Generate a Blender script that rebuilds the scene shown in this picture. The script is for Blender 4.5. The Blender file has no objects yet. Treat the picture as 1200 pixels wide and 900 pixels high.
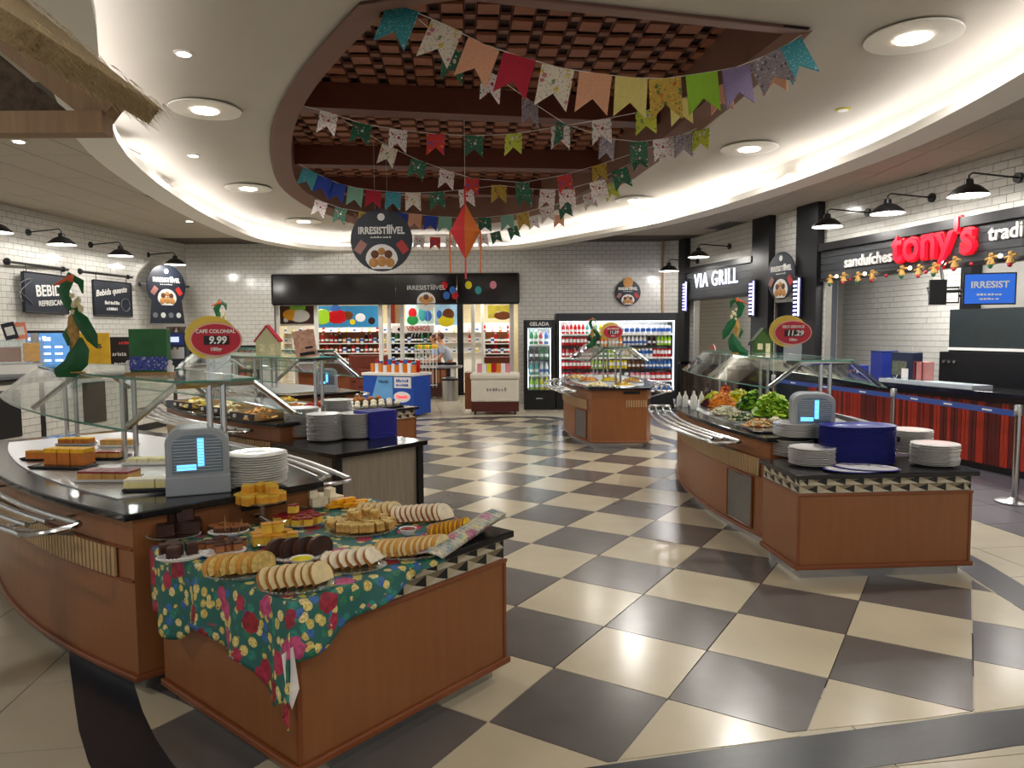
import bpy, bmesh, math, random
from mathutils import Vector, Matrix, noise
random.seed(7)
C = bpy.context.scene.collection
PI = math.pi
R = math.radians
# ------------------------------------------------------------------ camera
FPX, PITCH, ROLL, CH = 847.57, 0.0722822, -0.0059110, 1.7017
fw = Vector((0, math.cos(PITCH), -math.sin(PITCH)))
up0 = Vector((0, math.sin(PITCH), math.cos(PITCH)))
rt = Vector((1, 0, 0))*math.cos(ROLL) + up0*math.sin(ROLL)
up = -Vector((1, 0, 0))*math.sin(ROLL) + up0*math.cos(ROLL)
CAMP = Vector((0, 0, CH))
cd = bpy.data.cameras.new('camera'); cam = bpy.data.objects.new('camera', cd); C.objects.link(cam)
cd.sensor_width = 36; cd.lens = FPX/1200*36; cd.clip_start = .05; cd.clip_end = 200
cam.matrix_world = Matrix(((rt.x, up.x, -fw.x, 0), (rt.y, up.y, -fw.y, 0), (rt.z, up.z, -fw.z, CH), (0, 0, 0, 1)))
bpy.context.scene.camera = cam
def ray(x, y): return fw*FPX + rt*(x-600) + up*(450-y)
def atz(x, y, z=0):
    d = ray(x, y); return CAMP + d*((z-CH)/d.z)
def aty(x, y, Y):
    d = ray(x, y); return CAMP + d*(Y/d.y)
def proj(p):
    d = Vector(p)-CAMP; z = d.dot(fw)
    return (600+FPX*d.dot(rt)/z, 450-FPX*d.dot(up)/z, z)
# ------------------------------------------------------------------ world, lights, exposure
sc = bpy.context.scene
sc.view_settings.view_transform = 'Standard'; sc.view_settings.look = 'None'
sc.view_settings.exposure = 0.5; sc.view_settings.gamma = 1.0
try: sc.view_settings.use_curve_mapping = False
except Exception: pass
w = bpy.data.worlds.new('world'); sc.world = w; w.use_nodes = True
w.node_tree.nodes['Background'].inputs[0].default_value = (1.0, .97, .93, 1)
w.node_tree.nodes['Background'].inputs[1].default_value = 0.38
def light(kind, loc, energy, color=(1, .965, .91), size=.3, rot=(0, 0, 0), name='lamp_light', parent=None, spot=None, sy=None):
    l = bpy.data.lights.new(name, kind); l.energy = energy; l.color = color
    if kind == 'AREA':
        l.size = size
        if sy: l.shape = 'RECTANGLE'; l.size_y = sy
        else: l.shape = 'DISK'
    elif kind == 'SPOT': l.shadow_soft_size = size; l.spot_size = spot or 2.2; l.spot_blend = .6
    else: l.shadow_soft_size = size
    o = bpy.data.objects.new(name, l); C.objects.link(o); o.location = loc; o.rotation_euler = rot
    if parent: o.parent = parent
    return o
DOWN_E = 42; COVE_E = 11.0; WALL_E = 22
# bare area lamps, unseen behind the camera, added to light the near part
for x, y in [(-4, 1.5), (0, -1.5), (4.4, .6), (-2.4, 1.0), (2.4, .4)]:
    light('AREA', (x, y, 3.72), 26, size=.35, name='front_fill_light')
# ------------------------------------------------------------------ materials
def sr(c):
    if isinstance(c, str):
        c = [int(c[i:i+2], 16)/255 for i in (0, 2, 4)]
    return tuple((v/12.92 if v <= .04045 else ((v+.055)/1.055)**2.4) for v in c[:3]) + (1,)
MATS = {}
def mat(name, col, rough=.5, metal=0, var=.06, scale=8, bump=0, emit=0, ecol=None, trans=0, alpha=1, spec=.5, stretch=None, ior=1.45):
    if name in MATS: return MATS[name]
    m = bpy.data.materials.new(name); m.use_nodes = True; nt = m.node_tree; N = nt.nodes; b = N['Principled BSDF']
    c = sr(col)
    b.inputs['Roughness'].default_value = rough; b.inputs['Metallic'].default_value = metal
    b.inputs['Specular IOR Level'].default_value = spec; b.inputs['IOR'].default_value = ior
    tc = N.new('ShaderNodeTexCoord'); mp = N.new('ShaderNodeMapping'); nt.links.new(tc.outputs['Object'], mp.inputs[0])
    if stretch: mp.inputs['Scale'].default_value = stretch
    nz = N.new('ShaderNodeTexNoise'); nz.inputs['Scale'].default_value = scale; nz.inputs['Detail'].default_value = 4
    nt.links.new(mp.outputs[0], nz.inputs['Vector'])
    rp = N.new('ShaderNodeValToRGB'); rp.color_ramp.elements[0].position = .3; rp.color_ramp.elements[1].position = .7
    rp.color_ramp.elements[0].color = tuple(v*(1-var) for v in c[:3]) + (1,)
    rp.color_ramp.elements[1].color = tuple(min(1, v*(1+var)) for v in c[:3]) + (1,)
    nt.links.new(nz.outputs[0], rp.inputs[0]); nt.links.new(rp.outputs[0], b.inputs['Base Color'])
    if bump:
        bp = N.new('ShaderNodeBump'); bp.inputs['Strength'].default_value = bump; bp.inputs['Distance'].default_value = .01
        nt.links.new(nz.outputs[0], bp.inputs['Height']); nt.links.new(bp.outputs[0], b.inputs['Normal'])
    if emit:
        b.inputs['Emission Color'].default_value = sr(ecol or col); b.inputs['Emission Strength'].default_value = emit
    if trans: b.inputs['Transmission Weight'].default_value = trans
    if alpha < 1: b.inputs['Alpha'].default_value = alpha
    MATS[name] = m; return m
def wood(name, col, rough=.35, var=.1, axis='z', scale=3, coat=0):
    st = {'z': (14, 14, 1), 'x': (1, 14, 14), 'y': (14, 1, 14)}[axis]
    m = mat(name, col, rough, var=var, scale=scale, stretch=st)
    return m
def glassmat(name, col=(.85, .95, .92), alpha=.12, rough=.03):
    # thin architectural pane: mostly clear, reflects by fresnel
    m = bpy.data.materials.new(name); m.use_nodes = True; nt = m.node_tree; N = nt.nodes
    for n in list(N):
        if n.type != 'OUTPUT_MATERIAL': N.remove(n)
    out = [n for n in N if n.type == 'OUTPUT_MATERIAL'][0]
    tr = N.new('ShaderNodeBsdfTransparent'); tr.inputs[0].default_value = (*col, 1)
    gl = N.new('ShaderNodeBsdfGlossy'); gl.inputs['Roughness'].default_value = rough; gl.inputs[0].default_value = (1, 1, 1, 1)
    fr = N.new('ShaderNodeLayerWeight'); fr.inputs[0].default_value = .5
    pw_ = N.new('ShaderNodeMath'); pw_.operation = 'POWER'; pw_.inputs[1].default_value = 5; nt.links.new(fr.outputs['Facing'], pw_.inputs[0])
    ad = N.new('ShaderNodeMath'); ad.operation = 'MULTIPLY_ADD'; ad.use_clamp = True; ad.inputs[1].default_value = .7; ad.inputs[2].default_value = alpha
    nt.links.new(pw_.outputs[0], ad.inputs[0])
    mx = N.new('ShaderNodeMixShader'); nt.links.new(ad.outputs[0], mx.inputs[0]); nt.links.new(tr.outputs[0], mx.inputs[1]); nt.links.new(gl.outputs[0], mx.inputs[2])
    nt.links.new(mx.outputs[0], out.inputs[0]); MATS[name] = m; return m
def floral(name, base, big, small, s1=7, s2=20, rough=.6, thr1=.28, thr2=.32):
    m = bpy.data.materials.new(name); m.use_nodes = True; nt = m.node_tree; N = nt.nodes; b = N['Principled BSDF']
    b.inputs['Roughness'].default_value = rough; Lk = nt.links.new
    tc = N.new('ShaderNodeTexCoord')
    def layer(scale, cols, thr, prev, off):
        mp = N.new('ShaderNodeMapping'); mp.inputs['Location'].default_value = (off, off*.7, off*.3); Lk(tc.outputs['Object'], mp.inputs[0])
        v = N.new('ShaderNodeTexVoronoi'); v.inputs['Scale'].default_value = scale; Lk(mp.outputs[0], v.inputs['Vector'])
        nz = N.new('ShaderNodeTexNoise'); nz.inputs['Scale'].default_value = scale*5; Lk(mp.outputs[0], nz.inputs['Vector'])
        ma = N.new('ShaderNodeMath'); ma.operation = 'MULTIPLY_ADD'; ma.inputs[1].default_value = .35; Lk(nz.outputs[0], ma.inputs[0]); Lk(v.outputs['Distance'], ma.inputs[2])
        lt = N.new('ShaderNodeMath'); lt.operation = 'LESS_THAN'; lt.inputs[1].default_value = thr+.17; Lk(ma.outputs[0], lt.inputs[0])
        sp = N.new('ShaderNodeSeparateColor'); Lk(v.outputs['Color'], sp.inputs[0])
        rp = N.new('ShaderNodeValToRGB'); rp.color_ramp.interpolation = 'CONSTANT'
        e = rp.color_ramp.elements
        while len(e) < len(cols): e.new(.5)
        for i, c in enumerate(cols): e[i].position = i/len(cols); e[i].color = sr(c)
        Lk(sp.outputs[0], rp.inputs[0])
        # petals: darken along noise folds
        mm = N.new('ShaderNodeMix'); mm.data_type = 'RGBA'; mm.blend_type = 'MULTIPLY'; mm.inputs[0].default_value = .55
        Lk(rp.outputs[0], mm.inputs[6])
        r2 = N.new('ShaderNodeValToRGB'); r2.color_ramp.elements[0].position = .4; r2.color_ramp.elements[1].position = .55
        r2.color_ramp.elements[0].color = (.35, .25, .3, 1); r2.color_ramp.elements[1].color = (1, 1, 1, 1)
        Lk(nz.outputs[0], r2.inputs[0]); Lk(r2.outputs[0], mm.inputs[7])
        mx = N.new('ShaderNodeMix'); mx.data_type = 'RGBA'; Lk(lt.outputs[0], mx.inputs[0])
        if prev is None: mx.inputs[6].default_value = sr(base)
        else: Lk(prev, mx.inputs[6])
        Lk(mm.outputs[2], mx.inputs[7]); return mx.outputs[2]
    p = layer(s2, small, thr2, None, 3.1)
    p = layer(s1, big, thr1, p, 1.3)
    Lk(p, b.inputs['Base Color']); MATS[name] = m; return m
# ------------------------------------------------------------------ mesh builder
class MB:
    def __init__(s, M=None): s.v = []; s.f = []; s.mi = []; s.M = M or Matrix(); s.sm = False; s.cm = 0
    def add(s, vs, fs, M=None):
        b = len(s.v); T = s.M @ M if M else s.M
        s.v += [T @ Vector(p) for p in vs]
        for f in fs: s.f.append([b+i for i in f]); s.mi.append(s.cm)
        return s
    def box(s, x0, y0, z0, x1, y1, z1, M=None):
        return s.add([(x0, y0, z0), (x1, y0, z0), (x1, y1, z0), (x0, y1, z0), (x0, y0, z1), (x1, y0, z1), (x1, y1, z1), (x0, y1, z1)],
                     [(0, 3, 2, 1), (4, 5, 6, 7), (0, 1, 5, 4), (1, 2, 6, 5), (2, 3, 7, 6), (3, 0, 4, 7)], M)
    def cbox(s, c, d, M=None): return s.box(c[0]-d[0]/2, c[1]-d[1]/2, c[2]-d[2]/2, c[0]+d[0]/2, c[1]+d[1]/2, c[2]+d[2]/2, M)
    def prism(s, pts, z0, z1, M=None):
        n = len(pts)
        return s.add([(p[0], p[1], z0) for p in pts]+[(p[0], p[1], z1) for p in pts],
                     [list(range(n))[::-1], list(range(n, 2*n))]+[(i, (i+1) % n, n+(i+1) % n, n+i) for i in range(n)], M)
    def lathe(s, prof, n=16, M=None, cap=True):
        vs = []; fs = []
        for r, z in prof: vs += [(r*math.cos(2*PI*k/n), r*math.sin(2*PI*k/n), z) for k in range(n)]
        for i in range(len(prof)-1):
            for k in range(n): fs.append((i*n+k, i*n+(k+1) % n, (i+1)*n+(k+1) % n, (i+1)*n+k))
        if cap:
            fs.append(list(range(n))[::-1]); fs.append([(len(prof)-1)*n+k for k in range(n)])
        return s.add(vs, fs, M)
    def cyl(s, a, b, r, n=10, r2=None):
        a = Vector(a); b = Vector(b); q = (b-a).to_track_quat('Z', 'Y').to_matrix().to_4x4()
        return s.lathe([(r, 0), (r if r2 is None else r2, (b-a).length)], n, Matrix.Translation(a) @ q)
    def tube(s, pts, r, n=8, closed=False, rr=None):
        pts = [Vector(p) for p in pts]; m = len(pts); vs = []; fs = []; prev = None
        for i, p in enumerate(pts):
            if closed: t = pts[(i+1) % m]-pts[i-1]
            else: t = pts[min(i+1, m-1)]-pts[max(i-1, 0)]
            t.normalize()
            u = Vector((0, 0, 1)).cross(t)
            if u.length < .1: u = Vector((1, 0, 0)).cross(t)
            u.normalize()
            if prev and u.dot(prev) < 0: u = -u
            prev = u; vv = t.cross(u); q = rr[i] if rr else r
            vs += [p + u*math.cos(2*PI*k/n)*q + vv*math.sin(2*PI*k/n)*q for k in range(n)]
        for i in range(m if closed else m-1):
            a = i*n; b = ((i+1) % m)*n
            for k in range(n): fs.append((a+k, a+(k+1) % n, b+(k+1) % n, b+k))
        if not closed: fs.append(list(range(n))[::-1]); fs.append([(m-1)*n+k for k in range(n)])
        return s.add(vs, fs)
    def sphere(s, c, r, n=10, m=7, sc=(1, 1, 1), M=None):
        prof = [(max(1e-4, r*math.sin(PI*i/m)), -r*math.cos(PI*i/m)) for i in range(m+1)]
        T = Matrix.Translation(Vector(c)) @ Matrix.Diagonal((*sc, 1))
        return s.lathe(prof, n, (M @ T) if M else T)
    def mesh(s, name, mats, smooth=False, off=None):
        me = bpy.data.meshes.new(name)
        o = Vector(off) if off is not None else Vector((0, 0, 0))
        me.from_pydata([tuple(v-o) for v in s.v], [], s.f)
        for m in (mats if isinstance(mats, (list, tuple)) else [mats]): me.materials.append(m)
        me.polygons.foreach_set('material_index', s.mi)
        if smooth:
            me.polygons.foreach_set('use_smooth', [True]*len(s.f))
            try: me.set_sharp_from_angle(angle=R(40))
            except Exception: pass
        me.update(); return me
    def build(s, name, mats, parent=None, smooth=False, bevel=0):
        """verts are in world space; origin goes to the root of parent (whose rotation is honoured)"""
        if parent is not None:
            root = parent
            while root.parent: root = root.parent
            T = (Matrix.Translation(root.location) @ Matrix.Rotation(root.rotation_euler.z, 4, 'Z')).inverted()
            if not getattr(s, 'local', False): s.v = [T @ v for v in s.v]
            me = s.mesh(name, mats, smooth)
        else: me = s.mesh(name, mats, smooth)
        o = bpy.data.objects.new(name, me); C.objects.link(o)
        if parent is not None: o.parent = parent
        if bevel:
            md = o.modifiers.new('bevel', 'BEVEL'); md.width = bevel; md.segments = 2; md.limit_method = 'ANGLE'
        return o
def LM():   # mesh given directly in the parent's own frame
    m = MB(); m.local = True; return m
def tag(o, label=None, cat=None, group=None, kind=None):
    if label: o['label'] = label
    if cat: o['category'] = cat
    if group: o['group'] = group
    if kind: o['kind'] = kind
    return o
def thing(name, label, cat, loc=(0, 0, 0), rz=0, group=None):
    o = bpy.data.objects.new(name, None); C.objects.link(o); o.location = loc; o.rotation_euler = (0, 0, rz)
    o.empty_display_size = .1
    return tag(o, label, cat, group)
def struct(o): o['kind'] = 'structure'; return o
def inst(me, name, loc, rot=(0, 0, 0), parent=None, scale=None):
    o = bpy.data.objects.new(name, me); C.objects.link(o); o.location = loc; o.rotation_euler = rot
    if scale: o.scale = scale
    if parent: o.parent = parent
    return o
KIDS = {}
def dup(root, loc, rz, label=None, group=None):
    r = root.copy(); C.objects.link(r); r.location = loc; r.rotation_euler = (0, 0, rz)
    if label: r['label'] = label
    if group: r['group'] = group
    for ch in [o for o in root.children]:
        c = ch.copy(); C.objects.link(c); c.parent = r
        for g in ch.children:
            d = g.copy(); C.objects.link(d); d.parent = c
    return r
ORD = ['first', 'second', 'third', 'fourth', 'fifth', 'sixth', 'seventh', 'eighth', 'ninth', 'tenth', 'eleventh', 'twelfth', 'thirteenth', 'fourteenth',
       'fifteenth', 'sixteenth', 'seventeenth', 'eighteenth', 'nineteenth', 'twentieth', 'twenty-first', 'twenty-second', 'twenty-third', 'twenty-fourth',
       'twenty-fifth', 'twenty-sixth', 'twenty-seventh', 'twenty-eighth', 'twenty-ninth', 'thirtieth', 'thirty-first', 'thirty-second']
def text(s, size, m, parent, loc, rot=(PI/2, 0, 0), ext=.003, off=0, name='lettering', ax='CENTER', sx=1, shear=0, label=None, sp=1):
    cu = bpy.data.curves.new('t', 'FONT'); cu.body = s; cu.size = size; cu.extrude = ext; cu.offset = off*size; cu.align_x = ax; cu.align_y = 'CENTER'
    cu.shear = shear; cu.space_character = sp; cu.resolution_u = 3
    t = bpy.data.objects.new('t', cu); C.objects.link(t)
    bpy.context.view_layer.update()
    me = bpy.data.meshes.new_from_object(t.evaluated_get(bpy.context.evaluated_depsgraph_get()))
    bpy.data.objects.remove(t); me.materials.clear(); me.materials.append(m); me.name = name
    o = inst(me, name, loc, rot, parent); o.scale = (sx, 1, 1)
    if label: o['label'] = label
    return o
def scribble(t, x, y, z, w_, h, m_, n=7):
    for k in range(n):
        q = w_/n; mm = LM(); mm.box(x-w_/2+k*q, y, z-h/2, x-w_/2+k*q+q*random.uniform(.5, .85), y+.003, z+h/2*random.uniform(.3, 1)); mm.build('small_print', m_, t)
def cr(pts, n=6, closed=True):
    """Catmull-Rom through points"""
    P = [Vector(p) for p in pts]; out = []; m = len(P)
    for i in range(m if closed else m-1):
        if closed: a, b, c, d = P[i-1], P[i], P[(i+1) % m], P[(i+2) % m]
        else: a, b, c, d = P[max(i-1, 0)], P[i], P[i+1], P[min(i+2, m-1)]
        for k in range(n):
            t = k/n
            out.append(.5*((2*b)+(c-a)*t+(2*a-5*b+4*c-d)*t*t+(3*b-a-3*c+d)*t*t*t))
    if not closed: out.append(P[-1])
    return out
def offset(poly, d):
    n = len(poly); out = []
    A = sum(poly[i-1][0]*poly[i][1]-poly[i][0]*poly[i-1][1] for i in range(n)); sg = 1 if A > 0 else -1
    for i in range(n):
        t = (Vector(poly[(i+1) % n][:2])-Vector(poly[i-1][:2])).normalized()
        out.append((poly[i][0]+t.y*d*sg, poly[i][1]-t.x*d*sg))
    return out
def inside(p, poly):
    c = False; j = len(poly)-1
    for i in range(len(poly)):
        a, b = poly[i], poly[j]
        if (a[1] > p[1]) != (b[1] > p[1]) and p[0] < (b[0]-a[0])*(p[1]-a[1])/(b[1]-a[1])+a[0]: c = not c
        j = i
    return c
def sheet_hole(outer, holes, z, m, name, parent=None):
    bm = bmesh.new(); edges = []
    for lp in [outer]+holes:
        vs = [bm.verts.new((p[0], p[1], z)) for p in lp]
        for i in range(len(vs)): edges.append(bm.edges.new((vs[i-1], vs[i])))
    bmesh.ops.triangle_fill(bm, use_beauty=True, use_dissolve=False, edges=edges)
    me = bpy.data.meshes.new(name); bm.to_mesh(me); bm.free(); me.materials.append(m)
    return inst(me, name, (0, 0, 0), parent=parent)
# common materials
M = {}
M['tile_light'] = mat('tile_light', 'c2b79e', .2, var=.05, scale=3, spec=.5)
M['tile_dark'] = mat('tile_dark', '645f5c', .22, var=.07, scale=4, spec=.5)
M['tile_outer'] = mat('tile_outer', 'b9b09b', .25, var=.05, scale=2)
M['tile_slate'] = mat('tile_slate', '55525a', .35, var=.08, scale=3)
M['band'] = mat('floor_band', '2a2b31', .3, var=.15, scale=20)
M['grout'] = mat('grout', '5d554a', .8)
M['brick'] = mat('white_brick', 'cfcdc6', .16, var=.04, scale=5, spec=.6)
M['mortar'] = mat('mortar', '6f6c66', .8)
M['wood'] = mat('cabinet_wood', '8a5732', .33, var=.07, scale=2.5, stretch=(10, 10, 1.2), spec=.5)
M['wood_d'] = mat('trim_wood', '7d4526', .3, var=.1, scale=4)
M['slat'] = mat('slat_wood', 'b2936a', .45, var=.1, scale=5)
M['slat_gap'] = mat('slat_gap', '4a3420', .6)
M['granite'] = mat('black_granite', '17171a', .12, var=.5, scale=120, spec=.6)
M['steel'] = mat('steel', 'c6c8ca', .2, 1, var=.03)
M['steel_d'] = mat('brushed_steel', 'b4b4b4', .32, 1, var=.05, scale=30)
M['white'] = mat('white_plastic', 'e8e6e0', .35, var=.02)
M['plate'] = mat('porcelain', 'eeecea', .15, var=.01, spec=.6)
M['blue'] = mat('blue_tray', '2b2f8c', .3, var=.05)
M['black'] = mat('black_metal', '141417', .4, var=.1)
M['navy'] = mat('navy_board', '1d2330', .45, var=.06)
M['plaster'] = mat('ceiling_plaster', 'c4bdb2', .75, var=.02, scale=2)
M['plaster_w'] = mat('cove_plaster', 'ebe6dc', .7, var=.01)
M['ctile'] = mat('ceiling_panel', 'b5ab9c', .8, var=.04, scale=20)
M['brown'] = mat('brown_fascia', '7a5647', .55, var=.08, scale=2)
M['beam'] = mat('beam_wood', '5f2f20', .45, var=.12, scale=4, stretch=(1, 8, 8))
M['latt'] = mat('lattice_tile', '915b42', .6, var=.12, scale=10)
M['latt2'] = mat('lattice_tile_small', '805545', .6, var=.12, scale=10)
M['lattb'] = mat('lattice_back', '3a211a', .7, var=.1)
M['glass'] = glassmat('clear_glass', (.93, .97, .96), .05)
M['glass_edge'] = mat('glass_edge', '4f8a78', .1, var=.02)
M['lamp'] = mat('lamp_glow', 'ffffff', emit=14, ecol='fff1dc')
M['bulb'] = mat('bulb_glow', 'ffffff', emit=9, ecol='fff0d0')
M['letter'] = mat('white_letter', 'e9e8e4', .4, var=.01)
M['lit'] = mat('lit_letter', 'f4f4ff', emit=.9, ecol='e8ecff')
M['red'] = mat('red_letter', 'e01228', .35, var=.03, emit=.9, ecol='ff1030')
M['chalk'] = mat('chalk', 'd9d9d4', .8, var=.1, scale=60)
M['cork'] = mat('tan', 'a8845a', .7)
# ------------------------------------------------------------------ floor
YA = -0.560463; T = .6; OX, OY = 0.558722*.6, 8.152857*.6
def grid(i, j):
    cy, sy = math.cos(YA), math.sin(YA)
    return (OX+T*(cy*i+sy*j), OY+T*(sy*i-cy*j))
ov = cr([(2.95, 3.36), (2.0, 3.09), (1.2, 2.92), (.4, 2.74), (-.45, 2.56), (-1.05, 2.56), (-1.36, 2.76), (-1.87, 3.44), (-2.6, 4.7), (-3.2, 6.8), (-3.3, 9.4), (-2.95, 12), (-2.5, 13.3), (-1.73, 13.85),
         (-.67, 14.12), (.5, 14.25), (.95, 13.75), (1.7, 12.5), (2.2, 11.45), (2.7, 9.6), (3.1, 7.4), (3.22, 5.6), (3.1, 4.4)], 3)
oval = [(p.x, p.y) for p in [Vector((q[0], q[1])) for q in ov]] if len(ov[0]) == 3 else [(p[0], p[1]) for p in ov]
band_o = offset(oval, .25)
floor = struct(MB().box(-12, -3, -.1, 9, 30, -.012).build('floor', M['grout']))
def clip(sub, cl):
    n = len(cl); A = sum(cl[i-1][0]*cl[i][1]-cl[i][0]*cl[i-1][1] for i in range(n)); sg = 1 if A > 0 else -1
    out = sub
    for i in range(n):
        a, b = cl[i-1], cl[i]; inp = out; out = []
        if not inp: break
        f = lambda p: sg*((b[0]-a[0])*(p[1]-a[1])-(b[1]-a[1])*(p[0]-a[0]))
        for k in range(len(inp)):
            p, q = inp[k-1], inp[k]; fp, fq = f(p), f(q)
            if (fp >= 0) != (fq >= 0):
                t = fp/(fp-fq); out.append((p[0]+t*(q[0]-p[0]), p[1]+t*(q[1]-p[1])))
            if fq >= 0: out.append(q)
    return out
g = .0035/T
hull = oval
for i in range(-22, 14):
    for j in range(-24, 14):
        q = [grid(i+g, j+g), grid(i+1-g, j+g), grid(i+1-g, j+1-g), grid(i+g, j+1-g)]
        ins = [inside(p, oval) for p in q]
        if not any(ins): continue
        if not all(ins):
            # clip against the local stretch of the oval edge
            c = grid(i+.5, j+.5)
            q2 = [p for p in q]
            n = len(oval); near = sorted(range(n), key=lambda k: (oval[k][0]-c[0])**2+(oval[k][1]-c[1])**2)[:7]
            sg = 1 if sum(oval[k-1][0]*oval[k][1]-oval[k][0]*oval[k-1][1] for k in range(n)) > 0 else -1
            for k in near:
                a, b = oval[k-1], oval[k]; inp = q2; q2 = []
                f = lambda p: sg*((b[0]-a[0])*(p[1]-a[1])-(b[1]-a[1])*(p[0]-a[0]))+1e-9
                for kk in range(len(inp)):
                    p, r_ = inp[kk-1], inp[kk]; fp, fq = f(p), f(r_)
                    if (fp >= 0) != (fq >= 0):
                        t = fp/(fp-fq); q2.append((p[0]+t*(r_[0]-p[0]), p[1]+t*(r_[1]-p[1])))
                    if fq >= 0: q2.append(r_)
            q = q2
            if len(q) < 3: continue
        A = sum(q[k-1][0]*q[k][1]-q[k][0]*q[k-1][1] for k in range(len(q)))
        if A < 0: q = q[::-1]
        if abs(A) < .004: continue
        MB().prism(q, -.012, 0).build('floor_tile', M['tile_light'] if (i+j) % 2 == 0 else M['tile_dark'], floor)
n = len(oval)
bm_ = MB()
for i in range(n):
    bm_.prism([oval[i-1], oval[i], band_o[i], band_o[i-1]] if True else 0, -.012, -.001)
bo = bm_.build('floor_band', M['band'], floor)
# outer pale tiles (larger, other direction) and slate strip before the grill counters
slate = [(2.3, 14.3), (2.9, 12.6), (4.26, 6.63), (4.62, 5.2), (5.1, 3.0), (9, 3.0), (9, 17.2), (2.3, 17.2)]
outs = []
a0 = R(8)
for i in range(-16, 16):
    for j in range(-6, 44):
        S = .62; x = i*S; y = j*S
        q = [(x+a, y+b) for a, b in ((.003, .003), (S-.003, .003), (S-.003, S-.003), (.003, S-.003))]
        q = [(p[0]*math.cos(a0)-p[1]*math.sin(a0), p[0]*math.sin(a0)+p[1]*math.cos(a0)) for p in q]
        if all(inside(p, oval) for p in q): continue
        if not all(-11.9 < p[0] < 8.9 and -2.9 < p[1] < 29.9 for p in q): continue
        dark = inside((sum(p[0] for p in q)/4, sum(p[1] for p in q)/4), slate)
        c = (sum(p[0] for p in q)/4, sum(p[1] for p in q)/4, 0)
        s_ = 0
        if c[1] > .8:
            px = proj(c); s_ = (1/px[2]) if (-100 < px[0] < 1300 and px[1] < 980) else 0
        outs.append((s_, q, dark))
outs.sort(key=lambda t: -t[0])
rest = {0: MB(), 1: MB()}
for k, (s_, q, dark) in enumerate(outs):
    if k < 130 and s_ > 0: MB().prism(q, -.012, -.003).build('floor_tile', M['tile_slate' if dark else 'tile_outer'], floor)
    else: rest[int(dark)].prism(q, -.012, -.003)
tag(rest[0].build('distant_floor_tiles', M['tile_outer'], floor), kind='stuff')
tag(rest[1].build('distant_slate_tiles', M['tile_slate'], floor), kind='stuff')
# ------------------------------------------------------------------ brick walls
FB = MB().box(-.0965, -.008, -.0465, .0965, 0, .0465).mesh('brick', M['brick'])
def brickwall(name, p0, p1, z0, z1, holes=(), nind=200, thick=.12, rh=.1, bl=.2):
    """bricks face the right-hand side of p0->p1 (local -y)"""
    p0 = Vector((*p0, 0)); p1 = Vector((*p1, 0)); Lw = (p1-p0).length; ang = math.atan2(p1.y-p0.y, p1.x-p0.x)
    Mx = Matrix.Translation(p0) @ Matrix.Rotation(ang, 4, 'Z')
    b = MB(Mx)
    xs = sorted(set([0, Lw]+[h[0] for h in holes]+[h[1] for h in holes])); zs = sorted(set([z0, z1]+[h[2] for h in holes]+[h[3] for h in holes]))
    inh = lambda x, z: any(h[0] < x < h[1] and h[2] < z < h[3] for h in holes)
    for i in range(len(xs)-1):
        for j in range(len(zs)-1):
            if xs[i+1] <= 0 or xs[i] >= Lw: continue
            if not inh((xs[i]+xs[i+1])/2, (zs[j]+zs[j+1])/2): b.box(xs[i], 0, zs[j], xs[i+1], thick, zs[j+1])
    W = struct(b.build(name, M['mortar']))
    cand = []; r = 0; z = z0
    while z+rh <= z1+.03:
        zt = min(z+rh, z1); x = -(bl/2)*(r % 2)
        while x < Lw:
            xa, xb = max(x, 0), min(x+bl, Lw)
            segs = [(xa, xb)]
            for h in holes:
                if h[2] < (z+zt)/2 < h[3]:
                    ns = []
                    for s0, s1 in segs:
                        if s1 <= h[0] or s0 >= h[1]: ns.append((s0, s1)); continue
                        if s0 < h[0]: ns.append((s0, h[0]))
                        if s1 > h[1]: ns.append((h[1], s1))
                    segs = ns
            for s0, s1 in segs:
                if s1-s0 > .03:
                    c = Mx @ Vector(((s0+s1)/2, 0, (z+zt)/2)); vis = 0
                    if c.y > 1:
                        px = proj(c)
                        if 0 < px[0] < 1200 and 0 < px[1] < 900:
                            e = proj(Mx @ Vector((s1, 0, (z+zt)/2))); e0 = proj(Mx @ Vector((s0, 0, (z+zt)/2))); vis = abs(e[0]-e0[0])
                    cand.append((vis if (s1-s0 > bl-.01 and zt-z > rh-.01) else 0, s0, s1, z, zt))
            x += bl
        z += rh; r += 1
    cand.sort(key=lambda t: -t[0]); rs = MB(Mx)
    for k, (v, s0, s1, za, zb) in enumerate(cand):
        if k < nind and v > 3:
            inst(FB, 'brick', Mx @ Vector(((s0+s1)/2, 0, (za+zb)/2)), (0, 0, ang), W)
        else: rs.box(s0+.003, -.008, za+.003, s1-.003, 0, zb-.003)
    tag(rs.build('brick_courses', M['brick'], W), kind='stuff')
    return W
BY = 17.2; ZC = 3.8
XW = lambda y: 4.77+(13.8-y)*1.43/6.3
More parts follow.
